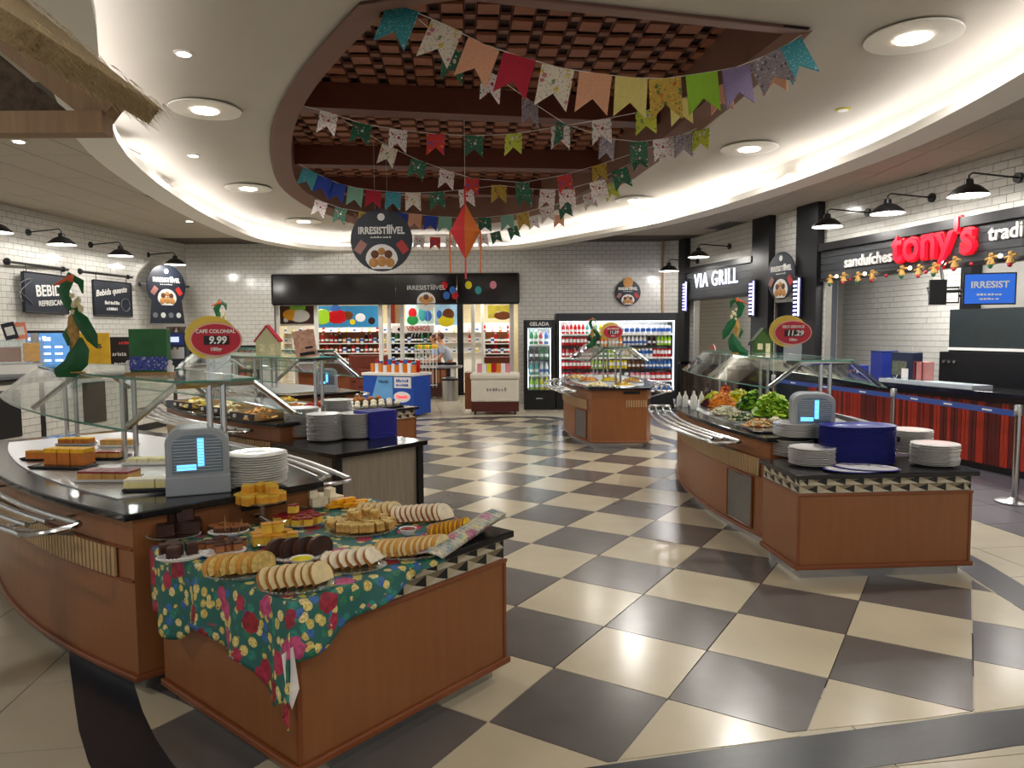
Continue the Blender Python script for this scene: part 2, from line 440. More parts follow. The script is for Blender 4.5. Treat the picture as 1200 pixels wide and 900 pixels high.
# back wall with the shop opening (x -5.62 .. .155, up to z 3.05 incl. fascia)
brickwall('wall_back', (-7.67, BY), (3.62, BY), 0, ZC, holes=[(7.67-5.62, 7.67+.155, 0, 3.05)], nind=290)
brickwall('wall_back_return', (3.62, BY), (4.02, 16.95), 0, ZC, nind=10)
brickwall('wall_left', (-8.2, 7.0), (-8.2, 11.7), 0, ZC, nind=40)
brickwall('wall_left_middle', (-8.2, 11.7), (-8.05, 13.8), 0, ZC, nind=150)
brickwall('wall_left_far', (-8.05, 13.8), (-7.67, BY), 0, ZC, nind=150)
SW = lambda y: (16.95-y)*math.hypot(1, 1.43/6.3)
WA = math.atan2(-6.3, 1.43)          # heading of the right wall, far to near
def wallM(y, off=0, z=0):            # frame on the right wall: x along it towards the camera, -y out into the room
    return Matrix.Translation((XW(y), y, z)) @ Matrix.Rotation(WA, 4, 'Z') @ Matrix.Translation((0, off, 0))
brickwall('wall_right', (XW(16.95), 16.95), (XW(4.2), 4.2), 0, ZC,
          holes=[(SW(16.5), SW(13.95), 0, 3.1), (SW(13.4), SW(12.62), 0, 2.2), (SW(12.0), SW(4.2)+1, 0, 3.1)], nind=260)
# inner brick walls behind the two serving hatches
def pw(y, off): v = wallM(y, off) @ Vector((0, 0, 0)); return (v.x, v.y)
brickwall('wall_sandwich_kitchen', pw(16.6, 2.1), pw(11.35, 2.1), 0, 3.2, nind=290)
struct(MB(wallM(11.3)).box(0, 2.2, 0, 7, 2.3, 3.2).build('wall_kitchen_plain', mat('kitchen_grey2', '85827c', .5)))
brickwall('wall_grill_kitchen', pw(21.5, 1.7), pw(13.9, 1.7), 0, 3.2, nind=120)
struct(MB(wallM(13.9)).box(0, .2, 0, .12, 1.6, 3.2).build('wall_kitchen_divider', mat('kitchen_grey', '5b5f66', .6)))
struct(MB(wallM(8.3)).box(0, 2.4, 0, 6, 2.5, 3.2).build('wall_kitchen_end', mat('kitchen_grey2', '85827c', .5)))
struct(MB(wallM(21.5)).box(0, .14, 3.2, 18, 4.5, 3.3).build('ceiling_kitchen', M['plaster_w']))
for i, (ya, yb) in enumerate([(17.05, 16.72), (13.98, 13.42), (12.62, 12.05)]):
    Lp = (ya-yb)*1.025
    struct(MB(wallM(ya)).box(0, -.14, 0, Lp, .1, ZC).build('trim_%d' % (i+1), M['black']))
struct(MB(Matrix.Translation((3.56, BY-.09, 0))).box(-.02, -.02, 0, .02, .02, ZC).build('trim_4', M['cork']))
# ------------------------------------------------------------------ ceiling: soffit ring, cove, raised oval, lozenge recess
inner = cr([(3.81, 5.5), (3.9, 7.2), (3.75, 8.8), (3.25, 11.1), (2.6, 12.9), (1.75, 14.4), (1.0, 15.6), (.1, 16.75), (-.8, 17.0), (-2.6, 16.98), (-4.3, 16.75), (-4.95, 15.4), (-5.1, 13.9), (-4.75, 10.8),
            (-4.1, 7.9), (-3.15, 5.75), (-2.4, 4.3), (-1.9, 3.0), (-1.2, 1.6), (0, .7), (1.5, .8), (2.8, 2.0), (3.5, 3.6)], 4)
inner = [(p[0], p[1]) for p in [list(v) for v in inner]]
Z0 = 3.6
o38 = offset(inner, .36); o34 = offset(inner, .33)
def ringstrip(mb, A, za, B, zb):
    n = len(A)
    for i in range(n):
        mb.add([(*A[i-1], za), (*A[i], za), (*B[i], zb), (*B[i-1], zb)], [(0, 1, 2, 3)])
i03 = offset(inner, .03)
sf = MB()
for A, za, B, zb in [(o38, ZC+.02, o38, Z0), (o38, Z0, inner, Z0), (inner, Z0, inner, Z0+.09), (inner, Z0+.09, i03, Z0+.09), (i03, Z0+.09, i03, Z0+.03), (i03, Z0+.03, o34, Z0+.03), (o34, Z0+.03, o34, 4.0)]:
    ringstrip(sf, A, za, B, zb)
ceil_out = sheet_hole([(-12, -3), (9, -3), (9, 17.3), (-12, 17.3)], [o38], ZC+.012, M['grout'], 'ceiling'); struct(ceil_out)
sfo = sf.build('cove_soffit', M['plaster_w'], ceil_out, smooth=True)
em = MB(); ringstrip(em, offset(inner, .12), Z0+.045, offset(inner, .17), Z0+.045)
em.build('cove_light_strip', mat('cove_glow', 'ffffff', emit=COVE_E, ecol='fafaff'), ceil_out)
cand = []
Sx, Sy = .62, 1.24
for i in range(-20, 16):
    for j in range(-3, 15):
        x, y = i*Sx, j*Sy
        q = [(x+.006, y+.006), (x+Sx-.006, y+.006), (x+Sx-.006, y+Sy-.006), (x+.006, y+Sy-.006)]
        if not all(-12 < p[0] < 9 and -3 < p[1] < 17.3 for p in q): continue
        if any(inside(p, inner) for p in q) : continue
        c = (x+Sx/2, y+Sy/2)
        if y > .5 and (x+Sx/2) > XW(c[1])+.2: continue
        cand.append((0 if c[1] < .5 else 1/c[1], q))
cand.sort(key=lambda t: -t[0]); rr_ = MB()
for k, (v, q) in enumerate(cand):
    if k < 150 and v: MB().prism(q, ZC, ZC+.012).build('ceiling_panel', M['ctile'], ceil_out)
    else: rr_.prism(q, ZC, ZC+.012)
tag(rr_.build('distant_ceiling_panels', M['ctile'], ceil_out), kind='stuff')
# lozenge opening
lp = [atz(x, y, 4.0) for x, y in [(950, 32), (905, 78), (860, 118), (800, 165), (742, 207), (680, 237), (600, 257), (520, 266), (462, 268), (416, 261), (385, 250), (362, 241), (335, 222), (322, 200), (318, 160), (330, 118), (365, 66), (422, 2)]]
mid = cr([lp[8], lp[9], lp[10], lp[11], lp[12], lp[13], lp[14], lp[15], lp[16], lp[17]], 3, False)
loz = [(p.x, p.y) for p in lp[:8]] + [(p.x, p.y) for p in mid] + [(-.35, 5.02), (.35, 5.2)]
ups = sheet_hole(offset(inner, .36), [loz], 4.0, M['plaster'], 'ceiling_raised_oval'); struct(ups)
fz = MB(); li = offset(loz, -.24)
ringstrip(fz, loz, 3.97, li, 4.03); ringstrip(fz, li, 4.03, li, 4.6)
lo2 = offset(loz, .02); ringstrip(fz, loz, 3.97, lo2, 3.97)
fz.build('recess_fascia', M['brown'], ups)
lat = struct(MB().box(-5, 4.5, 4.58, 3.6, 17, 4.62).build('ceiling_lattice', M['lattb']))
yb = [8.7, 11.2, 13.9]
def latz(x, y): return 4.5
tl = []; P1, P2 = .19, .09; pitch = P1+P2+.04
ca, sa = math.cos(R(4)), math.sin(R(4))
for i in range(-15, 12):
    for j in range(0, 40):
        for (dx, dy, s, k) in ((0, 0, P1, 0), (P1+.02, P1+.02, P2, 1)):
            x, y = i*pitch+dx, 4.6+j*pitch+dy
            c = (x+s/2, y+s/2); c = (c[0]*ca-c[1]*sa+.5, c[0]*sa+c[1]*ca)
            if not inside(c, loz): continue
            tl.append((c[1], c, s, k))
tl.sort(key=lambda t: t[0])
L1 = MB().cbox((0, 0, 0), (P1, P1, .03)).mesh('lattice_tile', M['latt']); L2 = MB().cbox((0, 0, 0), (P2, P2, .03)).mesh('lattice_tile_small', M['latt2'])
rs = MB()
for k, (v, c, s, kd) in enumerate(tl):
    if k < 290: inst([L1, L2][kd], 'lattice_tile', (c[0], c[1], 4.545), (R(random.uniform(-2, 2)), R(random.uniform(-2, 2)), R(4)), lat)
    else: rs.cbox((c[0], c[1], 4.545), (s, s, .03))
tag(rs.build('distant_lattice_tiles', M['latt'], lat), kind='stuff')
bt = MB()
for i in range(-15, 12):
    for d in (P1+.01, pitch-.01):
        x = i*pitch+d; a = Vector((x*ca-4.6*sa+.5, x*sa+4.6*ca, 4.555)); b = Vector((x*ca-16*sa+.5, x*sa+16*ca, 4.555))
        # only inside the recess
        pts = [a+(b-a)*(t/60) for t in range(61)]; seg = [p for p in pts if inside((p.x, p.y), loz)]
        if len(seg) > 1: bt.tube([seg[0], seg[-1]], .012, 4)
tag(bt.build('lattice_battens', M['beam'], lat), kind='stuff')
for y0, dy in ((8.5, .9), (11.35, .55), (13.6, .5)):
    xs = [x/10 for x in range(-50, 36)]
    ins = [x for x in xs if inside((x, y0+(x+2.2)*dy/5.2), loz)]
    a, b = ins[0]-.1, ins[-1]+.1
    ya_, yb_ = y0+(a+2.2)*dy/5.2, y0+(b+2.2)*dy/5.2
    MB(Matrix.Translation((a, ya_, 0)) @ Matrix.Rotation(math.atan2(yb_-ya_, b-a), 4, 'Z')).box(0, -.13, 4.24, math.hypot(b-a, yb_-ya_), .13, 4.53).build('ceiling_beam', M['beam'], lat)
# ------------------------------------------------------------------ downlights
def downlight(px, py, lab, big=True, z=4.0, on=True):
    p = atz(px, py, z)
    t = thing('ceiling_downlight', lab, 'light', (p.x, p.y, z), group='round downlights')
    if big:
        m = LM(); m.lathe([(.34, -.03), (.345, -.022), (.34, -.015)], 32); m.build('disc', M['plaster_w'], t, True)
        m = LM(); m.tube([(.345*math.cos(a*PI/16), .345*math.sin(a*PI/16), -.024) for a in range(32)], .008, 6, True); m.build('rim', M['white'], t)
        m = LM(); m.lathe([(.125, -.04), (.125, -.031)], 24); m.build('lamp', M['lamp'], t)
        light('AREA', (0, 0, -.05), DOWN_E, size=.24, parent=t)
    else:
        m = LM(); m.lathe([(.065, -.012), (.08, -.006), (.08, 0)], 20); m.build('rim', M['white'] if on else mat('yellow_ring', 'c9b93c'), t)
        m = LM(); m.lathe([(.052, -.016), (.052, -.012)], 16); m.build('lamp', M['lamp'] if on else M['white'], t)
        if on: light('AREA', (0, 0, -.03), DOWN_E*.25, size=.1, parent=t)
for a in [(240, 126, 'large disc downlight on the left of the oval ceiling, nearest the straw roof'), (291, 219, 'large disc downlight second along the left side of the oval ceiling'),
          (878, 172, 'large disc downlight on the right beside the bunting end'), (1070, 40, 'nearest disc downlight at the top right of the oval ceiling'),
          (745, 233, 'disc downlight right of lozenge recess, above the wide drinks cooler'), (356, 258, 'disc downlight at far left of oval ceiling, left of hanging promotion disc')]:
    downlight(*a)
for a in [(215, 62, 'small round spot nearest the camera on the left of the oval ceiling'), (227, 182, 'small round spot between two large disc lights on the left'),
          (830, 213, 'small round spot on the right of the oval ceiling, above the grill sign'), (697, 253, 'small round spot at the far right of the oval ceiling')]:
    downlight(*a, big=False)
downlight(988, 128, 'unlit small spot with a yellowish ring on the right of the oval ceiling', big=False, on=False)
downlight(22, 165, 'small round spot in the tiled ceiling under the straw roof', big=False, z=ZC-.002)
downlight(222, 259, 'small round spot in the tiled ceiling above the arched menu board', big=False, z=ZC-.002)
for x, y in ((-6.3, 9.0), (-6.6, 12.2), (4.6, 9.0), (4.3, 12.2), (5.0, 6.3)):
    light('AREA', (x, y, ZC-.05), 12, size=.15, name='side_spot')
def airvent():
    p = atz(850, 263, ZC); t = thing('ceiling_air_vent', 'dark slotted air vent in the ceiling panels before the grill', 'vent', (p.x, p.y, ZC-.01), rz=WA)
    m = LM(); m.box(-.5, -.2, -.01, .5, .2, .005); m.build('frame', M['ctile'], t)
    for k in range(5):
        m = LM(); m.box(-.46, -.16+k*.075, -.02, .46, -.13+k*.075, -.008); m.build('slot', M['black'], t)
airvent()
# ------------------------------------------------------------------ gooseneck wall lamps
lampshade = [(.03, .16), (.045, .15), (.05, .1), (.12, .07), (.2, .0), (.215, -.03)]
def walllamp(base, out, lab, L=.62):
    """base point on the wall, out unit vector into the room"""
    base = Vector(base); out = Vector((*out, 0)).normalized()
    t = thing('gooseneck_wall_lamp', lab, 'lamp', base, group='black gooseneck wall lamps')
    e = out*L; m = LM()
    m.cyl((0, 0, 0), out*.03, .06, 12); m.build('wall_plate', M['black'], t)
    m = LM(); m.tube([(0, 0, 0), e*.5+Vector((0, 0, .015)), e*.93+Vector((0, 0, .03)), e+Vector((0, 0, .0)), e+Vector((0, 0, -.06))], .011, 8); m.build('arm', M['black'], t, True)
    m = LM(); T_ = Matrix.Translation(e+Vector((0, 0, -.2))); m.lathe(lampshade, 20, T_, cap=False); s = m.build('shade', M['black'], t, True)
    m = LM(); m.lathe([(a-.004, b-.002) for a, b in lampshade[2:]], 20, T_, cap=False); m.build('shade_lining', mat('shade_white', 'f4f2ee', .4), s, True)
    m = LM(); m.sphere(e+Vector((0, 0, -.17)), .045, 10, 8); m.build('bulb', M['bulb'], t, True)
    light('POINT', e+Vector((0, 0, -.235)), WALL_E, size=.05, parent=t)
wo = (-.975, -.221)
for y, z, lab in [(16.35, 3.25, 'farthest gooseneck lamp, beside the left pillar of the grill'), (15.0, 3.42, 'gooseneck lamp above the grill sign'), (11.05, 3.46, 'gooseneck lamp over the word sanduíches'),
                  (9.85, 3.46, 'gooseneck lamp over the red sign lettering'), (8.6, 3.46, 'nearest gooseneck lamp at the right edge of the picture')]:
    walllamp((XW(y)-.01, y, z), wo, lab, .7)
for x, y, z, lab in [(-8.19, 10.85, 3.42, 'leftmost gooseneck lamp on the left tiled wall'), (-8.16, 12.35, 3.42, 'gooseneck lamp above the cold drinks board'), (-8.04, 13.95, 3.4, 'gooseneck lamp above the hot drinks board'),
                     (-7.85, 15.75, 3.4, 'gooseneck lamp above the arched menu board')]:
    walllamp((x, y, z), (1, -.25), lab, .7)
# ------------------------------------------------------------------ promotional boards
M['tan_roll'] = mat('fried_snack', 'c08a4c', .6, var=.15, scale=12, bump=.3); M['dark_roll'] = mat('dark_snack', '6a3c28', .6)
M['redbox'] = mat('red_pack', 'b8302c', .45); M['pinkbox'] = mat('striped_pack', 'a8746c', .5)
def board_print(t, r, y=-.012, cz=0):
    """printed motif of the round promotion board, radius r, facing -y"""
    text('IRRESISTÍÍÍVEL', r*.31, M['letter'], t, (0, y, cz+r*.3), off=.03, sx=.8)
    scribble(t, 0, y, cz+r*.1, r*.7, r*.06, M['chalk'])
    m = LM(); m.lathe([(r*.12, 0), (r*.12, .004)], 16, Matrix.Translation((0, y, cz+r*.74)) @ Matrix.Rotation(PI/2, 4, 'X')); m.build('crest', M['letter'], t)
    pts = [(r*.52*math.cos(a*PI/14), r*.52*math.sin(a*PI/14)) for a in range(15)]
    cut = -r*.93
    m = LM(); m.prism([(p[0], p[1]*.95) for p in pts]+[(-r*.52*.9, -r*.12), (-.3*r, -r*.3), (.3*r, -r*.3), (r*.52*.9, -r*.12)], 0, .005, Matrix.Translation((0, y+.002, cz-r*.62)) @ Matrix.Rotation(PI/2, 4, 'X')); m.build('plate_print', M['letter'], t)
    for dx, dz, s, k in [(0, -.68, .17, 0), (-.27, -.72, .15, 0), (.27, -.72, .15, 0), (0, -.36, .12, 0), (-.22, -.45, .13, 1), (.22, -.45, .13, 1)]:
        m = LM(); m.sphere((dx*r, y-.006, cz+dz*r), s*r, 10, 8, (1, .12, 1)); m.build('snack_print', M['dark_roll'] if k else M['tan_roll'], t, True)
    for sx_, mm in ((.68, 'redbox'), (-.68, 'pinkbox')):
        m = LM(); m.cbox((0, 0, 0), (r*.26, .008, r*.4), Matrix.Translation((sx_*r, y, cz-r*.22)) @ Matrix.Rotation(R(35)*(1 if sx_ < 0 else -1), 4, 'Y')); m.build('pack_print', M[mm], t)
def disc_board(loc, r, rz, lab, hang=None):
    t = thing('promotion_disc', lab, 'sign', loc, rz)
    m = LM(); m.lathe([(r, -.01), (r, .01)], 40, Matrix.Rotation(PI/2, 4, 'X')); m.build('disc', M['navy'], t)
    board_print(t, r)
    if hang:
        for s in (-1, 1):
            m = LM(); m.tube([(s*r*.2, 0, r*.97), (s*r*.2, 0, hang)], .002, 4); m.build('cord', M['chalk'], t)
    return t
disc_board((-1.93, 10.9, 3.07), .46, 0, 'large round dark promotion board hanging on a cord from the lozenge recess', hang=1.45)
disc_board(tuple((wallM(12.98) @ Vector((.0, -.17, 2.66)))), .42, WA, 'round dark promotion board on bricks between two black pillars')
def arched():
    p = Vector((-7.46, 15.75, 2.72)); t = thing('arched_menu_board', 'dark arched board with white lettering and snack picture on left wall corner', 'sign', p, R(62))
    m = LM(); m.prism([(.47*math.cos(a*PI/18), .47*math.sin(a*PI/18)) for a in range(-4, 23)]+[(-.42, -.8), (.42, -.8)], -.01, .01, Matrix.Translation((0, 0, 0)) @ Matrix.Rotation(PI/2, 4, 'X')); m.build('board', M['navy'], t)
    board_print(t, .44)
    for k in range(4):
        m = LM(); m.lathe([(.06, 0), (.06, .004)], 10, Matrix.Translation((-.3+k*.19, -.012, -.62)) @ Matrix.Rotation(PI/2, 4, 'X')); m.build('chalk_drawing', M['chalk'] if k % 2 else mat('chalk_dim', '70747a', .8), t)
    m = LM(); m.tube([(-.62, .02, .02), (.56, .02, .02)], .02, 8); m.sphere((-.6, .02, .02), .045); m.sphere((.56, .02, .02), .035); m.build('rail', M['black'], t)
arched()
t = disc_board((2.74, BY-.06, 2.6), .3, 0, 'small round dark promotion board on the back wall above the wide cooler')
m = LM(); m.lathe([(.12, 0), (.12, .01)], 20, Matrix.Translation((0, -.02, .24)) @ Matrix.Rotation(PI/2, 4, 'X')); m.build('bread_print', M['tan_roll'], t)
def chalkboard(p, rz, w_, h, l1, l2, lab, seed):
    t = thing('chalkboard_sign', lab, 'sign', p, rz)
    m = LM(); m.box(-w_/2, 0, -h, w_/2, .04, 0); m.build('board', M['navy'], t)
    m = LM()
    for a, b in [((-w_/2, 0), (w_/2, 0)), ((-w_/2, -h), (w_/2, -h)), ((-w_/2, 0), (-w_/2, -h)), ((w_/2, 0), (w_/2, -h))]: m.tube([(a[0], -.005, a[1]), (b[0], -.005, b[1])], .012, 4)
    m.build('frame', M['black'], t)
    for i, (s, sz, x, z, sh, rt_) in enumerate(l1): text(s, sz, M['letter'] if i < 1 else M['chalk'], t, (x, -.008, z), (PI/2, rt_, 0), off=.02, shear=sh)
    if len(l1) == 1:
        scribble(t, -.05, -.01, -.42, .45, .07, M['chalk'], 8); scribble(t, -.05, -.01, -.54, .35, .06, M['chalk'], 6)
    m = LM(); m.tube(l2, .008, 5); m.build('chalk_drawing', mat('chalk_dim', '70747a', .8), t)
    m = LM(); m.tube([(-w_/2-.35, .03, .13), (w_/2+.1, .03, .13)], .022, 8); m.sphere((-w_/2-.32, .03, .13), .06); m.sphere((w_/2-.05, .03, .13), .05); m.build('rail', M['black'], t)
    for s in (-1, 1):
        m = LM(); m.tube([(s*w_*.4, .03, .13), (s*w_*.4, .02, 0)], .008, 4); m.build('hanger', M['black'], t)
chalkboard((-8.04, 12.6, 2.74), R(90), 1.18, .67, [('BEBIDAS', .27, .2, -.28, 0, R(-4)), ('REFRESCANTES', .13, .2, -.49, 0, R(-4))],
           [(-.55+.16*math.cos(a*.7), -.01, -.33+.0-.22*math.cos(a*.35+.3)) for a in range(16)], 'dark chalkboard reading BEBIDAS REFRESCANTES hanging from a black rail', 1)
chalkboard((-7.93, 14.5, 2.74), R(84), 1.15, .68, [('Bebida quente', .165, -.06, -.2, .3, R(-8))],
           [(.36+.14*math.cos(a*.5), -.01, -.45+.13*math.sin(a*.5)) for a in range(13)], 'dark chalkboard reading Bebida quente with a chalk cup drawing', 2)
# ------------------------------------------------------------------ buffet counters
TABLE_H = .735; CT = .885
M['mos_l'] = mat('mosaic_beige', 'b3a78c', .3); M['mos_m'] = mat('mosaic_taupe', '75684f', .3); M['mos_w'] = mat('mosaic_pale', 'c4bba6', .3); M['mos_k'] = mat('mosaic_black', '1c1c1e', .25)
def mosaic_mesh():
    w_, h, d = .129, .052, .004
    vs = [(0, 0, 0), (w_, 0, 0), (w_, 0, h), (0, 0, h), (w_*.42, -d, h*.5), (0, .01, 0), (w_, .01, 0), (w_, .01, h), (0, .01, h)]
    m = MB()
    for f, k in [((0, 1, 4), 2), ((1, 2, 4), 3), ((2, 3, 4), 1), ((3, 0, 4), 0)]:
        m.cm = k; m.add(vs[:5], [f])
    return m.mesh('mosaic_tile', [M['mos_l'], M['mos_m'], M['mos_w'], M['mos_k']])
MOS = mosaic_mesh()
def tray_table(loc, rz, W, D, lab, sides=('f', 'l')):
    """low cabinet for trays: local origin = front left corner, x along the front, y back"""
    t = thing('tray_table', lab, 'table', loc, rz)
    m = LM(); m.box(0, 0, .09, W, D, .585); m.build('cabinet', M['wood'], t, bevel=.004)
    m = LM(); m.box(.04, .05, 0, W-.04, D-.04, .09); m.build('plinth', M['steel_d'], t)
    m = LM(); m.box(-.022, -.022, .075, W+.022, 0, .108); m.box(-.022, 0, .075, 0, D, .108); m.box(W, 0, .075, W+.022, D, .108); m.build('base_moulding', M['wood_d'], t, bevel=.008)
    m = LM(); m.box(-.01, -.012, .58, W+.01, D, .598); m.build('top_moulding', M['wood_d'], t, bevel=.004)
    m = LM()
    for x, y in ((-.006, -.006), (W-.012, -.006)): m.box(x, y, .108, x+.018, y+.018, .58)
    m.build('corner_strip', M['wood_d'], t)
    m = LM(); m.box(.006, .004, .598, W-.006, D, .705); m.build('tile_backing', M['mos_m'], t)
    for r in range(2):
        o = (0, .064)[r]; nx = int((W+.01)/.13)+1
        for k in range(nx):
            x = k*.13-o
            xa, xb = max(x, .002), min(x+.129, W-.002)
            if xb-xa < .02: continue
            inst(MOS, 'mosaic_tile', (xa, .003, .6+r*.053), (0, 0, 0), t, ((xb-xa)/.129, 1, 1))
        for k in range(int(D/.13)+1):
            y = k*.13-o
            ya_, yb_ = max(y, .002), min(y+.129, D-.002)
            if yb_-ya_ < .02: continue
            inst(MOS, 'mosaic_tile', (.003, yb_, .6+r*.053), (0, 0, -PI/2), t, ((yb_-ya_)/.129, 1, 1))
    m = LM(); m.box(-.035, -.035, .702, W+.035, D+.0, TABLE_H); m.build('worktop', M['granite'], t, bevel=.005)
    return t
def counter(C0, ang, Lc, we, b, lab, vis=(1,), guard=True, rails=(1, -1), grille=None, glab=None, far_rail=True):
    """crescent buffet counter. local origin = middle of the near end, x along its length"""
    t = thing('buffet_counter', lab, 'counter', (C0[0], C0[1], 0), R(ang))
    def side(s, off, n=20, x0=0, x1=None):
        x1 = Lc if x1 is None else x1; out = []
        for i in range(n+1):
            x = x0+(x1-x0)*i/n; tt = min(max(x/Lc, 0), 1); out.append((x, s*(we/2+4*b*tt*(1-tt)+off)))
        return out
    def poly(off, xo=None):
        xo = off if xo is None else xo
        return side(-1, off, 20, -xo, Lc+xo)+side(1, off, 20, -xo, Lc+xo)[::-1]
    m = LM(); m.prism(poly(0), .09, .85); m.build('cabinet', M['wood'], t)
    m = LM(); m.prism(poly(-.06), 0, .09); m.build('plinth', M['steel_d'], t)
    m = LM(); m.prism(poly(.02), .075, .105); m.build('base_moulding', M['wood_d'], t, bevel=.008)
    m = LM(); m.prism(poly(.05), .85, CT); m.build('worktop', M['granite'], t, bevel=.006)
    for s in (-1, 1):
        P = side(s, .0, 20)
        m = LM()
        A = side(s, .004, 20, .12, Lc-.12)
        for i in range(20):
            a, c = Vector((*A[i], 0)), Vector((*A[i+1], 0)); m.add([(a.x, a.y, .555), (c.x, c.y, .555), (c.x, c.y, .7), (a.x, a.y, .7)], [(0, 1, 2, 3), (3, 2, 1, 0)])
        m.build('slat_backing', M['slat_gap'], t)
        if s in vis:
            sl = MB().box(-.013, -.008, .558, .013, .008, .697).mesh('slat', M['slat']); x = .14
            while x < Lc-.13:
                tt = x/Lc; y = s*(we/2+4*b*tt*(1-tt)+.008); dy = s*4*b*(1-2*tt)/Lc
                inst(sl, 'slat', (x, y, 0), (0, 0, math.atan(dy)), t); x += .037
        m = LM()
        for z in (.55, .702): m.tube([(p[0], p[1], z) for p in side(s, .006, 20)], .006, 5)
        m.build('trim_line', M['wood_d'], t)
        # tray rails
        if s in rails:
            x0, x1 = .28, Lc-.12
            rl = [side(s, o, 24, x0+(.0 if k in (0, 3) else .1), x1-(.0 if k in (0, 3) else .1)) for k, o in enumerate((.09, .17, .25, .33))]
            m = LM(); lo = [Vector((p[0], p[1], .81)) for p in rl[0]]; hi = [Vector((p[0], p[1], .81)) for p in rl[3]]
            def bend(a, b_, ex):
                c = (a+b_)/2; d = (b_-a)/2; e = Vector((ex, 0, 0)); return [c-d*.98+e*.45, c-d*.7+e*.85, c+e*1.0, c+d*.7+e*.85, c+d*.98+e*.45]
            loop = lo + bend(lo[-1], hi[-1], .1) + hi[::-1] + bend(hi[0], lo[0], -.1)
            m.tube(loop, .015, 8, True); m.build('tray_rail', M['steel'], t, True)
            for k in (1, 2):
                m = LM(); m.tube([(p[0], p[1], .815) for p in rl[k]], .013, 8); m.build('tray_rail', M['steel'], t, True)
            for q in (.12, .5, .88):
                i = int(q*24); a = side(s, 0, 24, x0, x1)[i]; c = rl[3][i]
                m = LM(); m.tube([(a[0], a[1], .7), (c[0], c[1]-s*.02, .79)], .01, 6); m.tube([(a[0], a[1], .795), (c[0], c[1], .795)], .008, 6); m.build('rail_bracket', M['steel_d'], t)
    # steel well in the worktop
    w_ = [(x, y) for x, y in side(-1, -.1, 14, .3, Lc-.15)+side(1, -.1, 14, .3, Lc-.15)[::-1]]
    m = LM(); m.prism(w_, CT, CT+.006); m.build('steel_well', M['steel_d'], t)
    if grille:
        s, xa, xb = grille
        A = side(s, .006, 8, xa, xb); m = LM()
        for i in range(8): m.add([(*A[i], .13), (*A[i+1], .13), (*A[i+1], .52), (*A[i], .52)], [(0, 1, 2, 3), (3, 2, 1, 0)])
        gp = m.build('vent_grille', M['black'], t)
        m = LM(); A = side(s, .009, 30, xa, xb)
        for i in range(31): m.tube([(*A[i], .13), (*A[i], .52)], .0028, 4)
        for k in range(26): m.tube([(A[0][0], A[0][1], .13+k*.0156), (A[15][0], A[15][1], .13+k*.0156), (A[-1][0], A[-1][1], .13+k*.0156)], .0028, 4)
        tag(m.build('perforated_mesh', M['steel_d'], gp), kind='stuff')
        m = LM(); m.tube([(*A[0], .12), (*A[15], .12), (*A[-1], .12), (*A[-1], .53), (*A[15], .53), (*A[0], .53)], .01, 5, True); m.build('grille_frame', M['wood_d'], gp)
    # end face: control strip and slats
    m = LM(); m.box(-.012, -.3, .79, -.001, -.06, .83); m.build('control_panel', M['black'], t)
    for k in range(9):
        m = LM(); m.box(-.012, -.02-k*.035-.1, .6, -.001, -.02-k*.035-.082, .7); m.build('end_slat', M['slat'], t)
    if guard:
        gx0, gx1 = .12, Lc-.25; top = 1.45; xs = [gx0, (gx0+gx1)/2, gx1]
        for i, x in enumerate(xs):
            for d in (-.035, .035):
                m = LM(); m.cyl((x, d, CT), (x, d, top-.01), .016, 10); m.lathe([(.03, 0), (.03, .012)], 12, Matrix.Translation((x, d, CT))); m.build('post', M['steel'], t, True)
            bb = .1 if i == 1 else 0
            m = LM(); m.tube([(x, -.43-bb, top-.19), (x, -.2-bb, top-.008), (x, .2+bb, top-.008), (x, .43+bb, top-.19)], .017, 6); m.build('guard_arm', M['steel'], t)
        def gy(x, y0): q = (x-gx0)/(gx1-gx0); return y0+.1*4*q*(1-q)
        N = 10; X = [gx0-.05+(gx1-gx0+.1)*i/N for i in range(N+1)]
        m = LM(); m.prism([(x, -max(.2, gy(x, .2))) for x in X]+[(x, max(.2, gy(x, .2))) for x in X[::-1]], top+.008, top+.018); m.build('glass_shelf', [M['glass']], t)
        m = LM(); m.tube([(x, -max(.2, gy(x, .2)), top+.013) for x in X]+[(x, max(.2, gy(x, .2)), top+.013) for x in X[::-1]], .006, 4, True); m.build('glass_edge', M['glass_edge'], t)
        for s in (-1, 1):
            m = LM(); e = LM(); bot = []
            for i in range(N):
                a, c = X[i], X[i+1]; ya_, yc = max(.21, gy(a, .21)), max(.21, gy(c, .21))
                m.add([(a, s*ya_, top), (c, s*yc, top), (c, s*(yc+.24), top-.2), (a, s*(ya_+.24), top-.2),
                       (a, s*(ya_+.007), top+.007), (c, s*(yc+.007), top+.007), (c, s*(yc+.247), top-.193), (a, s*(ya_+.247), top-.193)], [(0, 1, 2, 3), (7, 6, 5, 4), (2, 6, 7, 3)])
            g_ = m.build('glass_panel', M['glass'], t)
            e.tube([(x, s*(max(.21, gy(x, .21))+.245), top-.197) for x in X], .006, 4); e.build('pane_edge', M['glass_edge'], g_)
    t['_'] = 0; del t['_']
    return t
TT = {}
TT['L'] = tray_table((-.792, 2.566, 0), R(50), 1.166, 1.09, 'low wooden tray table under flowered cloth, nearest on the left')
TT['R'] = tray_table((1.93, 4.81, 0), R(4), 1.22, .58, 'low wooden tray table on the right with mosaic band, holding plates and blue trays')
cl = counter((-1.435, 3.615), 135, 3.1, .92, .2, 'near left buffet counter with glass guard behind the flowered cake table', vis=(1,))
cr_ = counter((2.44, 5.5), 90, 3.1, .92, .2, 'right buffet counter with salads behind the stacked blue trays', vis=(1,), grille=(1, .22, .62))
